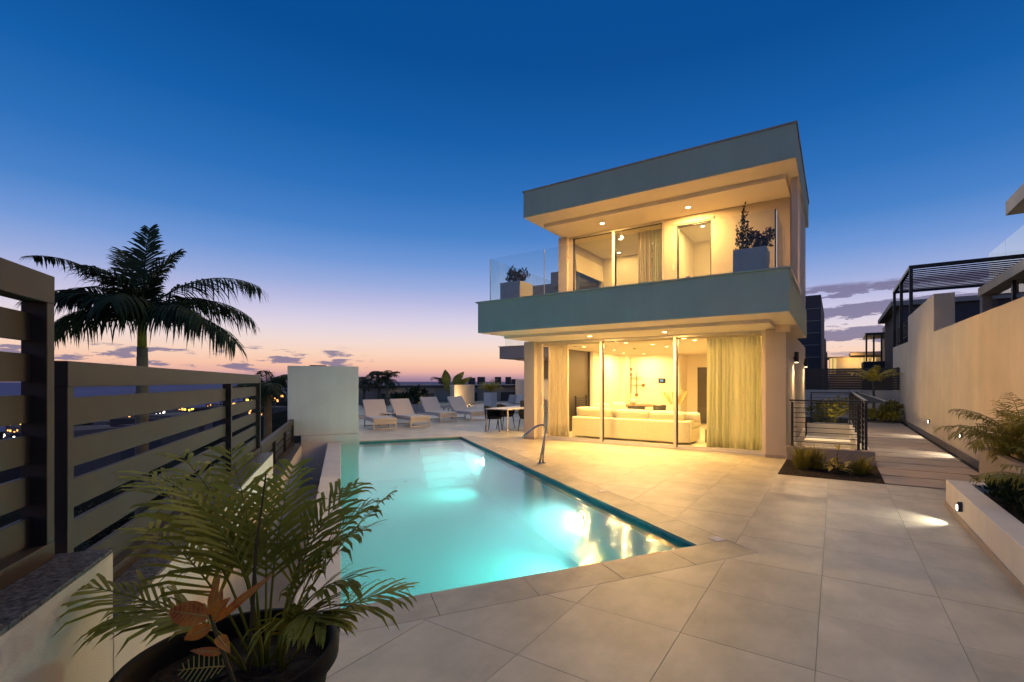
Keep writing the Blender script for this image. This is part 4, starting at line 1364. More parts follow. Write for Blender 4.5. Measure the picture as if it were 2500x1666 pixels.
cam_ax = lambda x, y, z: Vector((CR[0] * x + CF[0] * y, CR[1] * x + CF[1] * y, z))
MB(M_).tube([cam_ax(0.06, 0, 0), cam_ax(0.02, 0, 0.12), cam_ax(-0.03, 0.0, 0.26), cam_ax(-0.05, 0, 0.32)], [0.009, 0.008, 0.007, 0.005], 7).build('stem', 'stem', t)
def veined(b_, d, nr, L_, W_, m_, vm):
    f = MB(M_); D_, N_ = cam_ax(*d), cam_ax(*nr)
    broad_leaf(f, cam_ax(*b_), D_, N_, L_, W_, 0.22, 0.3, 9)
    lf_ = f.build('leaf', m_, t, smooth=True)
    dn = D_.normalized(); sn = dn.cross(N_).normalized(); nv = sn.cross(dn)
    f = MB(M_)
    f.tube([cam_ax(*b_) + dn * L_ * u - nv * 0.3 * L_ * u * u + nv * 0.0015 for u in (0, .25, .5, .75, 0.97)], [0.0022, 0.002, 0.0016, 0.0012, 0.0006], 5)
    for q in range(2, 9):
        u = q / 9.5
        c = cam_ax(*b_) + dn * L_ * u - nv * 0.3 * L_ * u * u + nv * 0.0015
        w = W_ * 0.5 * math.sin(PI * u ** 0.8) ** 0.85 * 0.85
        for sg in (-1, 1):
            e2 = c + sn * sg * w + dn * 0.01 + nv * (0.22 * w + 0.001)
            f.add([c - dn * 0.0009, c + dn * 0.0009, e2 + dn * 0.0006, e2 - dn * 0.0006], [(0, 1, 2, 3)])
    f.build('vein', vm, lf_)


for (b_, d, nr, L_, W_) in (((-0.05, 0, 0.31), (-0.9, -0.1, 0.22), (0.1, -0.8, 0.55), 0.165, 0.085), ((-0.04, 0, 0.31), (-0.05, 0.0, 1), (-0.2, -1, 0.1), 0.14, 0.042),
                            ((-0.04, 0, 0.28), (-0.6, -0.2, -0.25), (0.2, -0.9, 0.3), 0.11, 0.05), ((-0.03, 0, 0.29), (0.75, 0.0, 0.7), (0, -1, 0.2), 0.23, 0.03),
                            ((-0.04, 0.0, 0.30), (0.35, -0.3, 0.5), (0, -1, 0.5), 0.12, 0.05), ((-0.04, 0.02, 0.30), (-0.35, 0.5, 0.6), (0, -1, 0.5), 0.12, 0.045),
                            ((-0.02, 0, 0.24), (0.5, -0.5, 0.1), (0.2, -0.6, 0.8), 0.12, 0.04), ((0.0, 0, 0.18), (-0.5, -0.4, 0.3), (0.2, -0.8, 0.6), 0.10, 0.03)):
    veined(b_, d, nr, L_, W_, 'leaf_red', 'leaf_vein')
f = MB(M_); bl = (cam_ax(0.02, 0, 0.13), cam_ax(-0.85, -0.25, 0.12), cam_ax(0.05, -0.75, 0.65)); broad_leaf(f, bl[0], bl[1], bl[2], 0.17, 0.10)
lf = f.build('leaf', 'leaf_dark', t, smooth=True)
f = MB(M_)
d = bl[1].normalized(); s_ = d.cross(bl[2]).normalized(); nn = s_.cross(d)
for i in range(1, 10):
    u = i / 10.5
    c = bl[0] + d * 0.17 * u - nn * 0.25 * 0.17 * u * u + nn * 0.003
    for sg in (-1, 1):
        w = 0.05 * math.sin(PI * u ** 0.8) ** 0.85 * 0.95
        e_ = c + s_ * sg * w + d * 0.012 + nn * (0.15 * w + 0.002)
        f.add([c - d * 0.0022, c + d * 0.0022, e_ + d * 0.0018, e_ - d * 0.0018], [(0, 1, 2, 3)])
pts_ = [bl[0] + d * 0.17 * u - nn * 0.25 * 0.17 * u * u + nn * 0.003 for u in (0, .25, .5, .75, 1)]
f.tube(pts_, [0.0028, 0.0025, 0.002, 0.0016, 0.0008], 5)
f.build('vein', 'leaf_vein', lf)

# ---- right-hand planters
small_palm('areca_palm', 'dense yellow-green palm clump in the grey trough at the right edge', (2.16, 8.75, 0.44), 0.12, 34, 1.05, 'leaf_olive', 41, ll=0.30, lw_=0.016, trunk_r=0.04, curl=1.25, nl=28, el=(48, 88), cat='palm plant')
small_palm('areca_palm', 'palm at the right edge overhanging the low white wall', (2.02, 6.5, 0.24), 0.10, 26, 0.85, 'leaf_olive', 42, ll=0.26, lw_=0.014, trunk_r=0.035, curl=1.35, nl=26, el=(40, 85), cat='palm plant')
small_palm('areca_palm', 'farthest palm in the grey trough against the warm wall', (2.17, 9.6, 0.44), 0.1, 14, 0.7, 'leaf_olive', 43, ll=0.26, lw_=0.015, trunk_r=0.035, curl=1.6, nl=26, el=(25, 85), cat='palm plant')
for i, (x, y, lab, sd) in enumerate(((1.72, 7.25, 'leafy green ground plant at the near corner of the low white wall', 1), (1.75, 6.75, 'leafy green ground plant behind the lit lamp of the low wall', 2), (1.72, 5.9, 'leafy green ground plant behind the low wall farther right', 3))):
    shrub('ground_plant', lab, (x, y, 0.22), [((0, 0, 0.14), (0.28, 0.3, 0.13), 240)], 0.11, 'leaf_dark', seed=60 + sd)

# ---- bed plants
def grass_tuft(label, loc, n, h, spread, m, seed):
    rg = random.Random(seed)
    t = thing('grass_tuft', label, 'grass tuft', loc)
    f = MB(OM[t.name])
    for _ in range(n):
        a = rg.uniform(0, 2 * PI); r0 = rg.uniform(0, 0.12)
        b_ = Vector((r0 * math.cos(a), r0 * math.sin(a), 0))
        L_ = h * rg.uniform(0.35, 1.2); sp = spread * rg.uniform(0.1, 1.3)
        o1 = b_ + Vector((math.cos(a) * sp * .3, math.sin(a) * sp * .3, L_ * 0.6)); o2 = b_ + Vector((math.cos(a) * sp, math.sin(a) * sp, L_ * rg.uniform(.6, 1)))
        w = Vector((-math.sin(a), math.cos(a), 0)) * 0.004
        f.add([b_ - w, b_ + w, o1 + w * .8, o1 - w * .8, o2], [(0, 1, 2, 3), (3, 2, 4)])
    f.build('blades', m, t)
    MB(OM[t.name]).lathe([(0.05, -0.02), (0.04, 0.02), (0.01, 0.03)], 8).build('crown', 'stem', t)


grass_tuft('thin grass tuft at the left of the planting bed by the pillar', (-0.52, 9.75, 0.006), 420, 0.50, 0.36, 'leaf_olive', 1)
grass_tuft('second thin grass tuft beside the pillar, nearer the kerb', (-0.30, 9.95, 0.006), 320, 0.46, 0.34, 'leaf_olive', 2)
grass_tuft('low grass tuft at the right end of the planting bed', (0.38, 9.75, 0.006), 380, 0.34, 0.36, 'leaf_olive', 3)
t = thing('yellow_croton', 'yellow-green broad leaved plant in the middle of the planting bed', 'plant', (0.02, 9.65, 0.006))
M_ = OM[t.name]
rg = random.Random(9)
for k in range(34):
    a = rg.uniform(0, 2 * PI); e_ = rg.uniform(-0.1, 1.1)
    f = MB(M_)
    b_ = Vector((rg.uniform(-.14, .14), rg.uniform(-.08, .08), rg.uniform(0.05, 0.16)))
    broad_leaf(f, b_, (math.cos(a) * math.cos(e_), math.sin(a) * math.cos(e_), math.sin(e_)), (-math.cos(a) * math.sin(e_), -math.sin(a) * math.sin(e_), math.cos(e_)), rg.uniform(0.17, 0.28), rg.uniform(0.05, 0.085), n=5)
    f.build('leaf', 'leaf_yellow' if k % 3 else 'leaf_olive', t, smooth=True)
for k in range(5):
    MB(M_).tube([(0, 0, 0), (rg.uniform(-.12, .12), rg.uniform(-.06, .06), 0.2)], [0.008, 0.005], 6).build('stem', 'stem', t)
f = MB(M_); f.tube([(0.02, 0, 0), (0.0, 0.02, 0.30), (0.05, 0.0, 0.50)], [0.008, 0.007, 0.003], 6)
f.build('stem', 'stem', t)
for k in range(5):
    f = MB(M_); a = k * 1.3
    broad_leaf(f, (0.02, 0.01, 0.36 + 0.02 * k), (math.cos(a) * .6, math.sin(a) * .6, 0.8), (-math.cos(a) * .8, -math.sin(a) * .8, .6), 0.13, 0.03, n=5)
    f.build('leaf', 'leaf_yellow', t, smooth=True)

# ---- path end: bed with rocks, palm, low wall, dark fence
shrub('ground_plant', 'low dark shrub bed at the far end of the path', (1.55, 22.9, 0.0), [((0, 0, 0.25), (0.75, 0.6, 0.25), 420), ((0.35, 0.4, 0.5), (0.4, 0.4, 0.3), 200)], 0.16, 'leaf_olive', seed=71)
shrub('ground_plant', 'dense shrub behind the far end of the stair railing', (-0.2, 21.6, -0.1), [((-0.2, 0, 0.5), (0.6, 0.5, 0.45), 420), ((0.35, 0, 0.7), (0.3, 0.3, 0.35), 180)], 0.16, 'leaf_olive', seed=72)
rg = random.Random(14)
for k in range(9):
    x = 0.78 + 0.15 * k + rg.uniform(-.03, .03); y = 22.15 + rg.uniform(0, .25); r_ = rg.uniform(.06, .12)
    vs = []; fs = []
    m_ = MB(); m_.lathe([(r_ * 0.6, 0), (r_ * 1.0, r_ * 0.3), (r_ * 0.8, r_ * 0.75), (r_ * 0.3, r_ * 0.95)], 7, (x, y, -0.05))
    tag(m_.build('garden_rock', 'rock'), 'small brown rock edging the shrub bed at the path end', 'rock', 'rocks along the bed at the path end')
pl = small_palm('young_palm', 'small yellow-lit palm in the bed at the end of the path', (1.30, 23.2, 0.0), 1.62, 9, 0.95, 'leaf_yellow', 51, ll=0.34, lw_=0.035, trunk_r=0.05, curl=1.0, nl=22, el=(30, 80))
t = thing('garden_spotlight', 'small spotlight shining up at the plants by the stair end', 'spotlight', (0.15, 20.6, 0.15))
MB().lathe([(0.05, 0.12), (0.06, 0.25), (0.05, 0.26)], 12, (0.15, 20.6, 0)).build('housing', 'black_metal', t)
MB().lathe([(0.001, 0.262), (0.045, 0.262), (0.045, 0.265), (0.001, 0.265)], 12, (0.15, 20.6, 0)).build('lens', 'lamp_warm', t)
lamp('SPOT', (0.15, 20.6, 0.29), 30, (1, 0.8, 0.42), t, 0.04, spot=R(110), blend=0.5, aim=(0.5, 22.6, 1.2))
t = thing('low_wall', 'low pale wall closing the end of the path', 'wall', (0.7, 24.6, 0))
MB().box(-2.5, 2.299, 24.5, 24.7, -0.5, 1.22).build('wall', 'plaster', t)
t = thing('slat_fence', 'dark horizontal slat fence on top of the low end wall', 'fence', (0.7, 24.6, 1.22))
for k in range(9):
    MB().box(-2.5, 2.29, 24.56, 24.58, 1.24 + k * 0.105, 1.335 + k * 0.105).build('slat', 'panel_dark', t)
for x in (-2.45, -0.35, 1.0, 2.2):
    MB().box(x, x + 0.06, 24.585, 24.65, 1.222, 2.2).build('post', 'black_metal', t)
struct(MB().box(-2.4, 2.30, 22.0, 24.5, -0.5, -0.02).build('rear_bed', 'soil'))


# ================================================================== far terrace furniture
def lounger_proto():
    t = thing('sun_lounger', 'x', 'sun lounger', (0, 0, 0), 0, 'sun loungers on the far terrace')
    # local: x width, y from foot (0) to head (2)
    W = 0.76
    for sx in (-1, 1):
        x = sx * (W / 2 - 0.02)
        MB().box(x - 0.02, x + 0.02, 0.0, 2.0, 0.24, 0.28).build('side_rail', 'white_metal', t)
        for y in (0.02, 1.5):
            MB().box(x - 0.02, x + 0.02, y - 0.02, y + 0.02, 0.0, 0.24).build('leg', 'white_metal', t)
    MB().box(-W / 2 + 0.0401, W / 2 - 0.0401, 0.0, 0.04, 0.0, 0.035).build('foot_bar', 'white_metal', t)
    MB().box(-W / 2 + 0.0401, W / 2 - 0.0401, 1.48, 1.52, 0.0, 0.035).build('foot_bar', 'white_metal', t)
    MB().box(-W / 2 + 0.0401, W / 2 - 0.0401, 0.0, 0.03, 0.16, 0.279).build('apron', 'white_metal', t)
    MB().box(-W / 2, W / 2, -0.01, 1.27, 0.282, 0.375).build('seat_pad', 'fabric', t, bevel=0.02)
    c, s_ = math.cos(R(48)), math.sin(R(48))
    Mb = Matrix.Translation((0, 1.28, 0.30)) @ Matrix.Rotation(R(48), 4, 'X')
    MB(Mb).box(-W / 2, W / 2, 0.0, 0.80, 0.0, 0.085).build('back_pad', 'fabric', t, bevel=0.02)
    MB(Mb).box(-W / 2 + 0.02, W / 2 - 0.02, 0.0, 0.78, -0.03, -0.002).build('back_frame', 'white_metal', t)
    MB().tube([(0, 1.62, 0.62), (0, 1.85, 0.26)], 0.012, 8).build('prop', 'white_metal', t)
    return t


lp = lounger_proto()
for i, (x, y, ang, lab) in enumerate(((-12.83, 10.52, 64, 'white sun lounger half hidden by the pale block'), (-12.50, 11.78, 73, 'second white sun lounger from the pale block'),
                                      (-13.07, 13.79, 72, 'third white sun lounger from the pale block'), (-12.53, 15.0, 76, 'white sun lounger nearest the black dining chairs'))):
    o = lp if i == 0 else copy_tree(lp)
    o['label'] = lab
    place(o, (x, y, 0), R(ang))
for (x, y, lab) in ((-13.85, 11.45, 'small black side table between the first two sun loungers'), (-14.25, 15.15, 'small black side table between the last two sun loungers')):
    t = thing('side_table', lab, 'table', (x, y, 0), R(15), 'side tables by the loungers')
    M_ = OM[t.name]
    MB(M_).box(-0.22, 0.22, -0.22, 0.22, 0.44, 0.455).build('table_top', 'white_metal' if x > -14 else 'black_metal', t)
    for sx in (-1, 1):
        for sy in (-1, 1):
            MB(M_).box(sx * 0.20 - 0.012, sx * 0.20 + 0.012, sy * 0.20 - 0.012, sy * 0.20 + 0.012, 0, 0.439).build('leg', 'black_metal', t)

# outdoor dining set
t = thing('outdoor_table', 'rectangular white outdoor dining table beside the villa pillar', 'table', (-9.0, 12.7, 0), 0)
TX0, TX1, TY0, TY1 = -9.45, -8.55, 11.62, 13.8
MB().box(TX0, TX1, TY0, TY1, 0.715, 0.745).build('table_top', 'white_metal', t, bevel=0.004)
for x in (TX0 + 0.04, TX1 - 0.04):
    for y in (TY0 + 0.05, TY1 - 0.05):
        MB().tube([(x, y, 0.714), (x, y, 0)], 0.022, 10).build('leg', 'white_metal', t)


def rope_chair_proto():
    t = thing('rope_chair', 'x', 'chair', (0, 0, 0), 0, 'black outdoor dining chairs')
    MB().lathe([(0.23, 0.40), (0.25, 0.42), (0.25, 0.45), (0.22, 0.465)], 24).build('seat', 'rope', t)
    n = 22
    for i in range(n):
        a = R(-35) - R(250) * i / (n - 1)
        z1 = 0.66 + 0.15 * max(0, -math.sin(a)) if True else 0
        p0 = (0.235 * math.cos(a), 0.225 * math.sin(a), 0.42); p1 = (0.29 * math.cos(a), 0.275 * math.sin(a), z1)
        MB().tube([p0, ((p0[0] + p1[0]) / 2 * 1.06, (p0[1] + p1[1]) / 2 * 1.06, (p0[2] + p1[2]) / 2), p1], 0.036, 6).build('cord', 'rope', t)
    rim = [(0.29 * math.cos(R(-35) - R(250) * i / 24), 0.275 * math.sin(R(-35) - R(250) * i / 24), 0.66 + 0.15 * max(0, -math.sin(R(-35) - R(250) * i / 24))) for i in range(25)]
    MB().tube(rim, 0.02, 8).build('armrest', 'rope', t, smooth=True)
    for sx in (-1, 1):
        for sy in (-1, 1):
            MB().tube([(sx * 0.19, sy * 0.18, 0.41), (sx * 0.23, sy * 0.23, 0)], [0.018, 0.012], 8).build('leg', 'black_metal', t)
    return t


rc = rope_chair_proto()
for i, (x, y, ang, lab) in enumerate(((-9.35, 11.95, -65, 'black woven tub chair at the near left corner of the white table'), (-8.42, 12.55, 80, 'black woven tub chair by the villa pillar'),
                                      (-9.62, 12.95, -80, 'black woven tub chair behind the nearest one'))):
    o = rc if i == 0 else copy_tree(rc)
    o['label'] = lab
    place(o, (x, y, 0), R(ang))
tag(MB().lathe([(0.06, 0), (0.065, 0.01), (0.065, 0.20), (0.055, 0.215)], 20, (-8.97, 13.0, 0.746)).build('table_lantern', 'black_metal', None), 'black cylinder lantern on the white outdoor table', 'lantern')

# lounge corner behind
t = thing('outdoor_sofa', 'grey outdoor sofa with cushions in the far corner of the terrace', 'sofa', (-13.6, 19.9, 0), R(-12))
M_ = OM[t.name]
MB(M_).box(-1.4, 1.6, -0.4, 0.4, 0.12, 0.40).build('seat', 'fabric', t, bevel=0.03)
MB(M_).box(-1.4, 1.6, 0.25, 0.45, 0.41, 0.68).build('backrest', 'white_metal', t, bevel=0.02)
for x, m_ in ((-1.05, 'cushion'), (-0.45, 'fabric'), (0.25, 'cushion'), (0.95, 'cushion')):
    MB(M_ @ Matrix.Translation((x, 0.14, 0.66)) @ Matrix.Rotation(R(-18), 4, 'X')).box(-0.28, 0.28, -0.07, 0.07, -0.24, 0.24).build('cushion', m_, t, bevel=0.06, seg=4)
t = thing('low_table', 'low black outdoor table in front of the grey sofa', 'table', (-13.9, 18.3, 0))
MB(OM[t.name]).lathe([(0.45, 0.36), (0.45, 0.38)], 24).build('table_top', 'black_metal', t)
for k in range(3):
    a = 2.1 * k; MB(OM[t.name]).tube([(0.3 * math.cos(a), 0.3 * math.sin(a), 0.36), (0.38 * math.cos(a), 0.38 * math.sin(a), 0)], 0.014, 8).build('leg', 'black_metal', t)
box_planter('planter_box', 'tall white square planter beside the grey outdoor sofa', (-17.4, 21.9, 0), 0.55, 0.55, 0.95, 'planter_white')
small_palm('feather_palm', 'bright yellow-green bushy palm in the tall white planter', (-17.4, 21.9, 0.9), 0.1, 26, 0.85, 'leaf_yellow', 61, ll=0.3, lw_=0.02, trunk_r=0.04, curl=1.3, nl=22, el=(45, 88), cat='palm plant')

# glass rail and pale walls at the far edge
far_line = [(-16.2, 9.6), (-18.6, 15.6), (-20.9, 22.4), (-22.2, 25.9), (-23.0, 29.5)]
t = thing('glass_railing', 'frameless glass railing along the far edge of the terrace', 'railing', (-19.5, 18.0, 0))
for i in (0, 1, 3):
    a, b_ = Vector(far_line[i]), Vector(far_line[i + 1])
    nseg = 3
    for k in range(nseg):
        p, q = a.lerp(b_, k / nseg), a.lerp(b_, (k + 1) / nseg - 0.01)
        MB().beam((p.x, p.y, 0.72), (q.x, q.y, 0.72), 0.014, 1.14).build('glass_panel', 'glass_rail', t)
    MB().beam((a.x, a.y, 0.075), (b_.x, b_.y, 0.075), 0.16, 0.15).build('ledge', 'plaster', t)
t = thing('terrace_wall', 'pale square wall segment behind the last sun lounger', 'wall', (-21.5, 24.2, 0))
a, b_ = Vector(far_line[2]), Vector(far_line[3])
MB().beam((a.x, a.y, 0.68), (b_.x, b_.y, 0.68), 0.3, 1.40).build('wall', 'plaster_warm', t)
t = thing('terrace_wall', 'pale wall beyond the grey outdoor sofa by the villa', 'wall', (-15.5, 27, 0))
MB().box(-19.2, -11, 27.0, 27.3, 0, 1.75).build('wall', 'plaster_warm', t)
t = box_planter('planter_box', 'long dark planter behind the middle sun loungers', (-17.6, 15.9, 0), 0.5, 2.4, 0.5, 'planter_grey', rz=R(20))
for i, (x, y, lab, sd, h_) in enumerate(((-17.3, 15.1, 'dark bushy plant behind the second sun lounger', 81, .5), (-17.7, 16.4, 'dark bushy plant behind the third sun lounger', 82, .75))):
    shrub('terrace_plant', lab, (x, y, 0.42), [((0, 0, h_ * .6), (0.55, 0.5, h_ * .6), 330)], 0.2, 'leaf_dark', seed=sd)
shrub('terrace_plant', 'dark plant above the half hidden sun lounger', (-16.0, 10.9, 0.1), [((0, 0, 0.7), (0.45, 0.4, 0.42), 150)], 0.34, 'leaf_dark', seed=83)

for (x, y, tx, ty, lab) in ((-19.9, 22.9, -21.4, 24.0, 'small lit ground lamp in front of the pale wall segment'), (-16.2, 25.2, -15.2, 27.0, 'small lit ground lamp at the foot of the pale wall behind the sofa')):
    t = thing('ground_lamp', lab, 'lamp', (x, y, 0), 0, 'ground lamps on the far terrace')
    MB(OM[t.name]).lathe([(0.05, 0), (0.05, 0.10), (0.04, 0.12)], 12).build('housing', 'black_metal', t)
    MB(OM[t.name]).lathe([(0.001, 0.121), (0.038, 0.121), (0.038, 0.125), (0.001, 0.125)], 12).build('lens', 'lamp_warm', t)
    lamp('SPOT', (x, y, 0.15), 170, WARM2, t, 0.05, spot=R(150), blend=0.6, aim=(tx, ty, 0.9))

# bird of paradise
t = thing('bird_of_paradise', 'tall paddle-leaved plant rising behind the pale wall segment', 'plant', (-22.4, 23.9, -0.2))
M_ = OM[t.name]
for (dx, dz, L_, W_, dr_, lean) in ((-0.25, 1.5, 1.15, 0.42, 0.1, -0.15), (0.15, 1.5, 1.2, 0.4, 0.55, 0.6), (0.35, 1.3, 1.3, 0.32, 0.9, 0.9), (-0.1, 1.1, 0.8, 0.3, 0.3, -0.5)):
    f = MB(M_)
    f.tube([(0, 0, 0), (CR[0] * dx * .5, CR[1] * dx * .5, dz * .6), (CR[0] * dx, CR[1] * dx, dz)], [0.04, 0.03, 0.02], 6)
    d = cam_ax(lean, 0, 1.0)
    broad_leaf(f, cam_ax(dx, 0, dz), d, cam_ax(-0.3 * lean, -1, 0.25), L_, W_ * 1.5, 0.2, dr_ * 0.5, 9)
    f.build('leaf', 'leaf_olive', t)

# ================================================================== neighbours
# grey lower house behind the far railing
t = thing('neighbour_house', 'low grey flat-roofed house beyond the far glass railing', 'house', (-28, 33, -4))
Mn = Matrix.Translation((-27.5, 30.5, 0)) @ Matrix.Rotation(R(60), 4, 'Z')
MB(Mn).box(-9.0, 16, -3, 6, -5, 1.12).build('wall', 'plaster_grey', t)
MB(Mn).box(-9.3, 16.3, -3.3, 6.3, 1.121, 1.30).build('roof', 'plaster_dark', t)
for k, x in enumerate((-7.0, -4.5, -1.0, 2.5)):
    w = MB(Mn).box(x, x + 1.4, -3.05, -3.001, -1.3, 0.7).build('window', 'glass_edge', t)
    MB(Mn).box(x + 0.05, x + 0.67, -3.06, -3.051, -1.25, 0.65).build('pane', 'house_glow' if k in (1,) else 'door_grey', w)
t = thing('roof_units', 'row of dark boxes on a flat roof against the sunset', 'chimneys', (-33, 45, 1))
for k, (px, w_, h_) in enumerate(((1152, 15, .75), (1175, 17, .85), (1216, 14, .85), (1241, 13, .85), (1256, 14, .6))):
    x_, y_ = spot((px - 1330) / 1143.5 * 55, 55)[:2]
    MB(Matrix.Translation((x_, y_, 1.0)) @ Matrix.Rotation(YAW, 4, 'Z')).box(-w_ * .024, w_ * .024, -.4, .4, 0, h_ + 0.28).build('box', 'plaster_dark', t)
x_, y_ = spot((1225 - 1330) / 1143.5 * 55.5, 55.5)[:2]
MB(Matrix.Translation((x_, y_, -6)) @ Matrix.Rotation(YAW, 4, 'Z')).box(-4.6, 4.6, 0, 6, 0, 7.15).build('building', 'plaster_dark', t)
# lit pale house low at the left end of the terrace
t = thing('neighbour_house', 'warm-lit pale house seen between palms behind the first loungers', 'house', (-34, 26, -4))
Ml = Matrix.Translation(spot((905 - 1330) / 1143.5 * 40, 40, 0)) @ Matrix.Rotation(YAW, 4, 'Z')
MB(Ml).box(-3.2, 1.6, 0, 4, -6, 1.15).build('wall', 'plaster_warm', t)
w = MB(Ml).box(2.0, 2.35, -0.5, 0, -1.0, 1.1).build('porch_column', 'plaster_warm', t)
MB(Ml).box(1.9, 5.2, 0.5, 4, -6, 0.9).build('wing', 'plaster_warm', t)
MB(Ml).box(2.5, 2.6, 0.40, 0.499, -0.2, 0.8).build('window', 'town_white', t)
lamp('POINT', Ml @ Vector((1.0, -1.2, 0.4)), 60, WARM, t, 0.1)

# left neighbour villa (its balcony and roof corner peek past our facade)
t = thing('neighbour_villa', 'neighbouring villa whose balcony peeks past the left end of the facade', 'house', (-19, 34, 0))
MB().box(-22.9, -12, 30.0, 30.2, 3.41, 4.36).build('balcony_parapet', 'plaster_grey', t)
MB().box(-23.0, -12, 29.9, 30.3, 4.361, 4.40).build('parapet_coping', 'plaster_grey', t)
MB().box(-22.9, -12, 30.2, 40.0, 3.41, 3.7).build('balcony_slab', 'plaster', t)
MB().box(-21.9, -12, 30.9, 40.0, 3.30, 3.409).build('soffit', 'plaster_warm', t)
MB().box(-21.2, -12, 33.5, 40.0, -2, 3.299).build('wall', 'plaster_grey', t)
MB().box(-21.9, -12, 32.8, 40.0, 3.71, 9.6).build('wall', 'plaster_grey', t)
MB().box(-19.0, -12, 31.5, 39, 9.01, 10.15).build('roof', 'plaster_grey', t)
for k in range(4):
    MB().box(-18.2 + k * 0.5, -17.95 + k * 0.5, 31.38, 31.499, 8.6, 9.9).build('louvre', 'plaster', t)
wn_ = MB().box(-21.75, -21.2, 32.75, 32.799, 3.75, 5.4).build('window', 'house_glow', t)
MB().box(-21.8, -21.75, 32.7, 32.798, 3.75, 5.4).build('frame', 'plaster', wn_)
MB().box(-22.4, -22.38, 30.05, 32.7, 4.40, 5.2).build('glass_panel', 'glass_rail', t)

# dark villa behind ours along the path
t = thing('neighbour_villa', 'dark striped villa tower behind the rear corner of the house', 'house', (-3, 40, 0))
MB().box(-9, -0.87, 38.3, 50, -2, 7.72).build('tower', 'plaster_dark', t)
for k in range(6):
    MB().box(-6, -0.95, 38.27, 38.299, 2.45 + k * 0.86, 2.49 + k * 0.86).build('stripe', 'plaster_grey', t)
MB().box(-9, -0.87, 54.7, 60, -2, 5.9).build('wing', 'plaster_dark', t)
MB().box(-9, -0.87, 64.7, 70, -2, 5.1).build('wing', 'plaster_dark', t)

# lit house far down the lane
t = thing('neighbour_house', 'small warm-lit flat house beyond the dark end fence', 'house', (1, 55, 0))
MB().box(-0.55, 4.5, 55, 60, -2, 3.95).build('wall', 'plaster', t)
MB().box(-0.75, 1.2, 54.6, 60, 3.951, 4.05).build('roof', 'plaster_grey', t)
MB().box(1.2, 4.6, 54.2, 60, 4.15, 4.45).build('roof', 'plaster_grey', t)
for x0, x1 in ((-0.5, 0.05), (2.0, 2.7), (2.95, 3.3)):
    w = MB().box(x0, x1, 54.95, 54.999, 2.4, 3.9).build('window', 'house_glow', t)
    MB().box((x0 + x1) / 2 - 0.03, (x0 + x1) / 2 + 0.03, 54.9, 54.949, 2.4, 3.9).build('frame', 'dark_frame', w)
lamp('POINT', (1.4, 53.8, 3.6), 120, WARM, t, 0.1)

# right neighbour with pergola
t = thing('pergola', 'black steel pergola with parallel slats above the warm wall', 'pergola', (4.2, 25, 3))
PZ0, PZ1 = 5.80, 5.92
MB().box(2.33, 2.45, 22.0, 27.9, PZ0, PZ1).build('beam', 'black_metal', t)
MB().box(2.45, 6.6, 22.0, 22.12, PZ0, PZ1).build('beam', 'black_metal', t)
MB().box(2.45, 6.6, 27.78, 27.9, PZ0, PZ1).build('beam', 'black_metal', t)
for y in (22.0, 25.0, 27.78):
    MB().box(2.335, 2.445, y + 0.002, y + 0.10, 2.9, PZ0 - 0.001).build('post', 'black_metal', t)
for k in range(13):
    y = 22.45 + 0.41 * k
    MB().box(2.451, 6.6, y, y + 0.16, PZ1 - 0.035, PZ1 - 0.01).build('slat', 'black_metal', t)
t = thing('slat_fence', 'low black bar fence under the pergola', 'fence', (2.6, 26, 3))
for k in range(8):
    MB().box(2.47, 5.4, 27.82, 27.86, 3.25 + 0.12 * k, 3.30 + 0.12 * k).build('bar', 'black_metal', t)
for k in range(6):
    MB().box(2.48, 2.52, 22.3, 27.8, 3.45 + 0.12 * k, 3.50 + 0.12 * k).build('bar', 'black_metal', t)
t = thing('neighbour_villa', 'neighbouring villa above the right wall with glass balcony and overhanging roof', 'house', (7, 18, 3))
MB().box(5.0, 9.0, 4.0, 25.9, 5.10, 5.44).build('balcony_slab', 'plaster_warm', t)
MB().box(5.05, 5.35, 25.45, 25.85, 2.8, 5.099).build('column', 'plaster_grey', t)
for y in (22.3, 19.2, 16.0):
    MB().box(5.2, 5.3, y, y + 0.16, 2.8, 5.099).build('post', 'dark_frame', t)
MB().box(5.28, 5.29, 4.0, 25.4, 2.9, 5.0).build('pane', 'glass', t)
MB().box(6.6, 9.0, 4.0, 25.4, 2.8, 5.099).build('wall', 'plaster_grey', t)
for k in range(6):
    y0 = 24.85 - 2.1 * (k + 1)
    MB().box(5.12, 5.135, y0, y0 + 2.07, 5.441, 6.62).build('glass_panel', 'glass_rail', t)
MB().box(5.135, 9.0, 24.83, 24.845, 5.441, 6.62).build('glass_panel', 'glass_rail', t)
MB().box(5.0, 10.0, 4.0, 22.2, 7.34, 7.81).build('roof', 'plaster_warm', t)
MB().box(7.0, 10.0, 4.0, 21.5, 5.441, 7.339).build('upper_wall', 'plaster_grey', t)
t = thing('neighbour_house', 'dark blue-grey house behind the pergola', 'house', (4, 33, 3))
MB().box(2.9, 8.5, 31.0, 40, 0, 5.6).build('wall', 'plaster_dark', t)
MB().box(2.5, 8.6, 30.8, 40, 5.601, 5.85).build('roof', 'plaster_grey', t)
t = thing('pergola', 'small distant dark pergola over the terrace down the lane', 'pergola', (3, 45, 0))
MB().box(2.0, 3.7, 45.0, 49.0, 5.25, 5.45).build('roof', 'black_metal', t)
for x in (2.02, 2.5, 3.0):
    MB().box(x, x + 0.12, 45.02, 45.15, 3.2, 5.249).build('post', 'black_metal', t)
t = thing('neighbour_house', 'dark terrace house under the distant pergola', 'house', (4, 47, 0))
MB().box(1.9, 3.6, 45.2, 49, -1, 3.19).build('terrace', 'plaster_dark', t)
MB().box(3.45, 6.5, 44.0, 50, -1, 6.2).build('wall', 'plaster_grey', t)

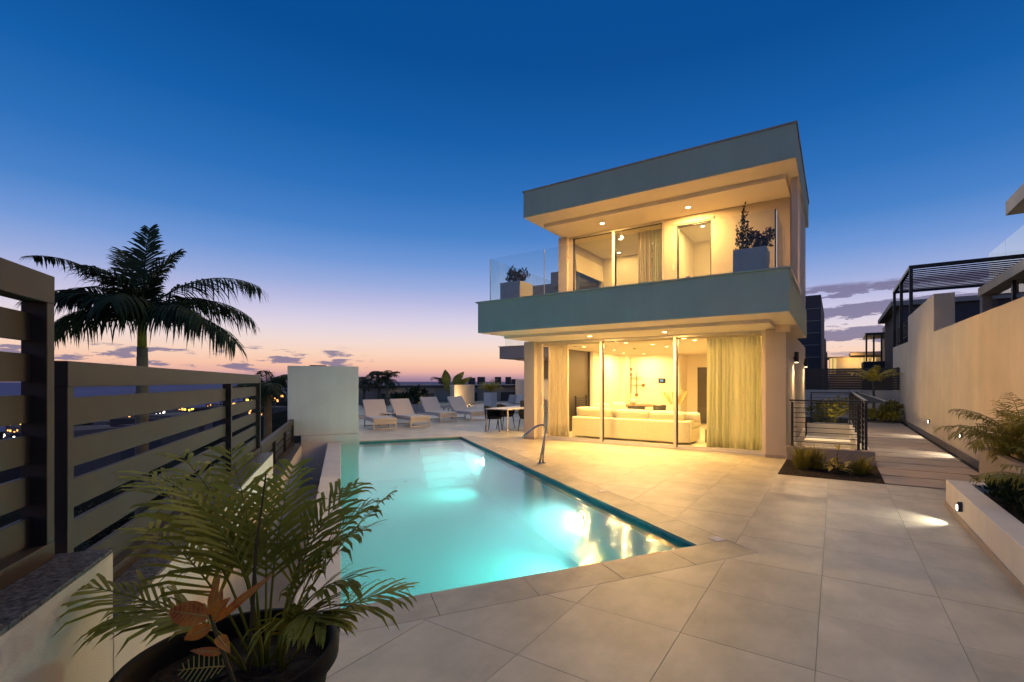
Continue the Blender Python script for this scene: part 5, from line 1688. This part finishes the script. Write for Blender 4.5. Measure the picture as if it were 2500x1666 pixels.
# ================================================================== sea, hillside, town
sea = struct(MB().add([(-60000, -30000, -62), (30000, -30000, -62), (30000, 60000, -62), (-60000, 60000, -62)], [(0, 1, 2, 3)]).build('sea', 'sea'))
vs = []; fs = []
NR, NC = 26, 60


def ground_z(a, b):
    """a: distance downhill (towards -a in pool frame), b along"""
    dd = max(0.0, a)
    return -4.6 - 57.5 * (1 - math.exp(-dd / 230.0)) * 1.04 + 1.2 * math.sin(b * 0.021) * min(1, dd / 60) + 0.8 * math.sin(dd * 0.05 + b * 0.013)


for i in range(NR + 1):
    dd = -60 + 620 * (i / NR) ** 1.6 + 0
    for j in range(NC + 1):
        b_ = -260 + 900 * j / NC
        p = pf(-1.4 - dd, b_)
        vs.append((p[0], p[1], ground_z(dd, b_) - (0.0 if dd > -5 else 0.6)))
for i in range(NR):
    for j in range(NC):
        q = i * (NC + 1) + j
        fs.append((q, q + NC + 1, q + NC + 2, q + 1))
terrain = struct(MB().add(vs, fs).build('hillside', 'terrain', None, smooth=True))
# plain lower ground to the back and right
struct(MB(PM).box(-2.5, 420, -150, 420, -9, -6.2).build('ground', 'terrain'))

rg = random.Random(99)
TOWN = {'town_warm': 'orange', 'town_white': 'white', 'town_yellow': 'yellow'}
for k in range(70):
    px = rg.uniform(-40, 700); D = 60 * (14 ** rg.random()) if k > 22 else rg.uniform(420, 640)
    x_, y_, _ = spot((px - 1330) / 1143.5 * D, D)
    qa = x_ * pu[0] + y_ * pu[1]; qb = x_ * pv[0] + y_ * pv[1]
    dd = -1.4 - qa
    if dd < 25 or dd > 560: continue
    z = ground_z(dd, qb)
    if z < -61: continue
    sc_ = 0.6 + D / 260
    w_, d_, h_ = rg.uniform(7, 13) * min(sc_, 1.6), rg.uniform(6, 10) * min(sc_, 1.6), rg.uniform(3.5, 7)
    em = rg.choice(('town_warm', 'town_warm', 'town_white', 'town_white', 'town_yellow'))
    far = 'by the coast' if D > 350 else ('halfway down the slope' if D > 130 else 'close below the slat fence')
    t = thing('town_house', 'small dark hillside house with %s lit windows %s' % (TOWN[em], far), 'house', (x_, y_, z), YAW + rg.uniform(-.5, .5), 'town houses on the hillside, %s, %s' % (TOWN[em], far))
    M_ = OM[t.name]
    MB(M_).box(-w_ / 2, w_ / 2, -d_ / 2, d_ / 2, -3, h_).build('wall', 'town_wall', t)
    for q in range(rg.randint(3, 6)):
        ww = rg.uniform(.5, 1.0) * sc_ ; hh = rg.uniform(.5, .9) * sc_
        x = rg.uniform(-w_ / 2 + 0.3, w_ / 2 - ww - 0.3); z0 = rg.uniform(0.5, max(0.6, h_ - hh))
        MB(M_).box(x, x + ww, -d_ / 2 - 0.05, -d_ / 2 - 0.01, z0, z0 + hh).build('window', em, t)

# garden trees below the fence, dark crowns
for k, (r_, f_, z0, rad, lab) in enumerate(((-9.9, 13.4, -3.2, 1.3, 'dark garden tree below the fence left of the small palm'), (-9.0, 19.0, -2.6, 1.9, 'dark garden tree behind the trunk of the small palm'),
                                            (-15.5, 17.0, -4.2, 1.8, 'dark garden tree low behind the royal palm trunk'))):
    rg = random.Random(200 + k)
    x_, y_, _ = spot(r_, f_)
    t = thing('garden_tree', lab, 'tree', (x_, y_, -6.2))
    MB(OM[t.name]).tube([(0, 0, 0), (0.1, 0, (z0 + 6.2) * .6), (0, 0, z0 + 6.2)], [0.18, 0.13, 0.06], 8).build('trunk', 'trunk', t)
    f = MB(OM[t.name])
    for q in range(7):
        leaf_cloud(f, (rg.uniform(-.6, .6) * rad, rg.uniform(-.6, .6) * rad, z0 + 6.2 + rg.uniform(-.3, .5) * rad), (rad * .55, rad * .55, rad * .45), 260, 0.22, rg)
    f.build('crown', 'bush_dark', t)
# far palm silhouettes beyond the terrace
for k, (px, fwd, zc, L_, lab) in enumerate(((925, 34, 1.9, 1.2, 'left of two far palm silhouettes against the sea behind the loungers'), (946, 31, 1.75, 1.2, 'right of two far palm silhouettes against the sea behind the loungers'),
                                            (888, 30, 1.35, 1.1, 'far palm top just above the half hidden lounger'), (1078, 48, 1.5, 1.3, 'far palm top beside the paddle-leaved plant'))):
    x_, y_, _ = spot((px - 1330) / 1143.5 * fwd, fwd)
    small_palm('far_palm', lab, (x_, y_, -6.0), zc + 6.0, 10, L_, 'leaf_dark', 300 + k, ll=0.5, lw_=0.05, trunk_r=0.12, curl=1.9, nl=22)
# street lights and tail lights on the road seen right of the fence
for k, (r_, f_, z_, m_, lab) in enumerate(((-9.85, 16.2, -1.35, 'town_yellow', 'glowing yellow street lamp beyond the end of the long fence'), (-11.4, 22.0, 0.15, 'town_red', 'red lit sign among dark trees beside the small palm'))):
    x_, y_, _ = spot(r_, f_)
    t = thing('street_lamp', lab, 'street lamp' if k == 0 else 'lit sign', (x_, y_, -6.2))
    MB(OM[t.name]).tube([(0, 0, 0), (0, 0, z_ + 6.2)], 0.05, 8).build('post', 'black_metal', t)
    MB(OM[t.name]).box(-0.16, 0.16, -0.08, 0.08, z_ + 6.2, z_ + 6.2 + (0.26 if k == 0 else 0.10)).build('lamp_head', m_, t)
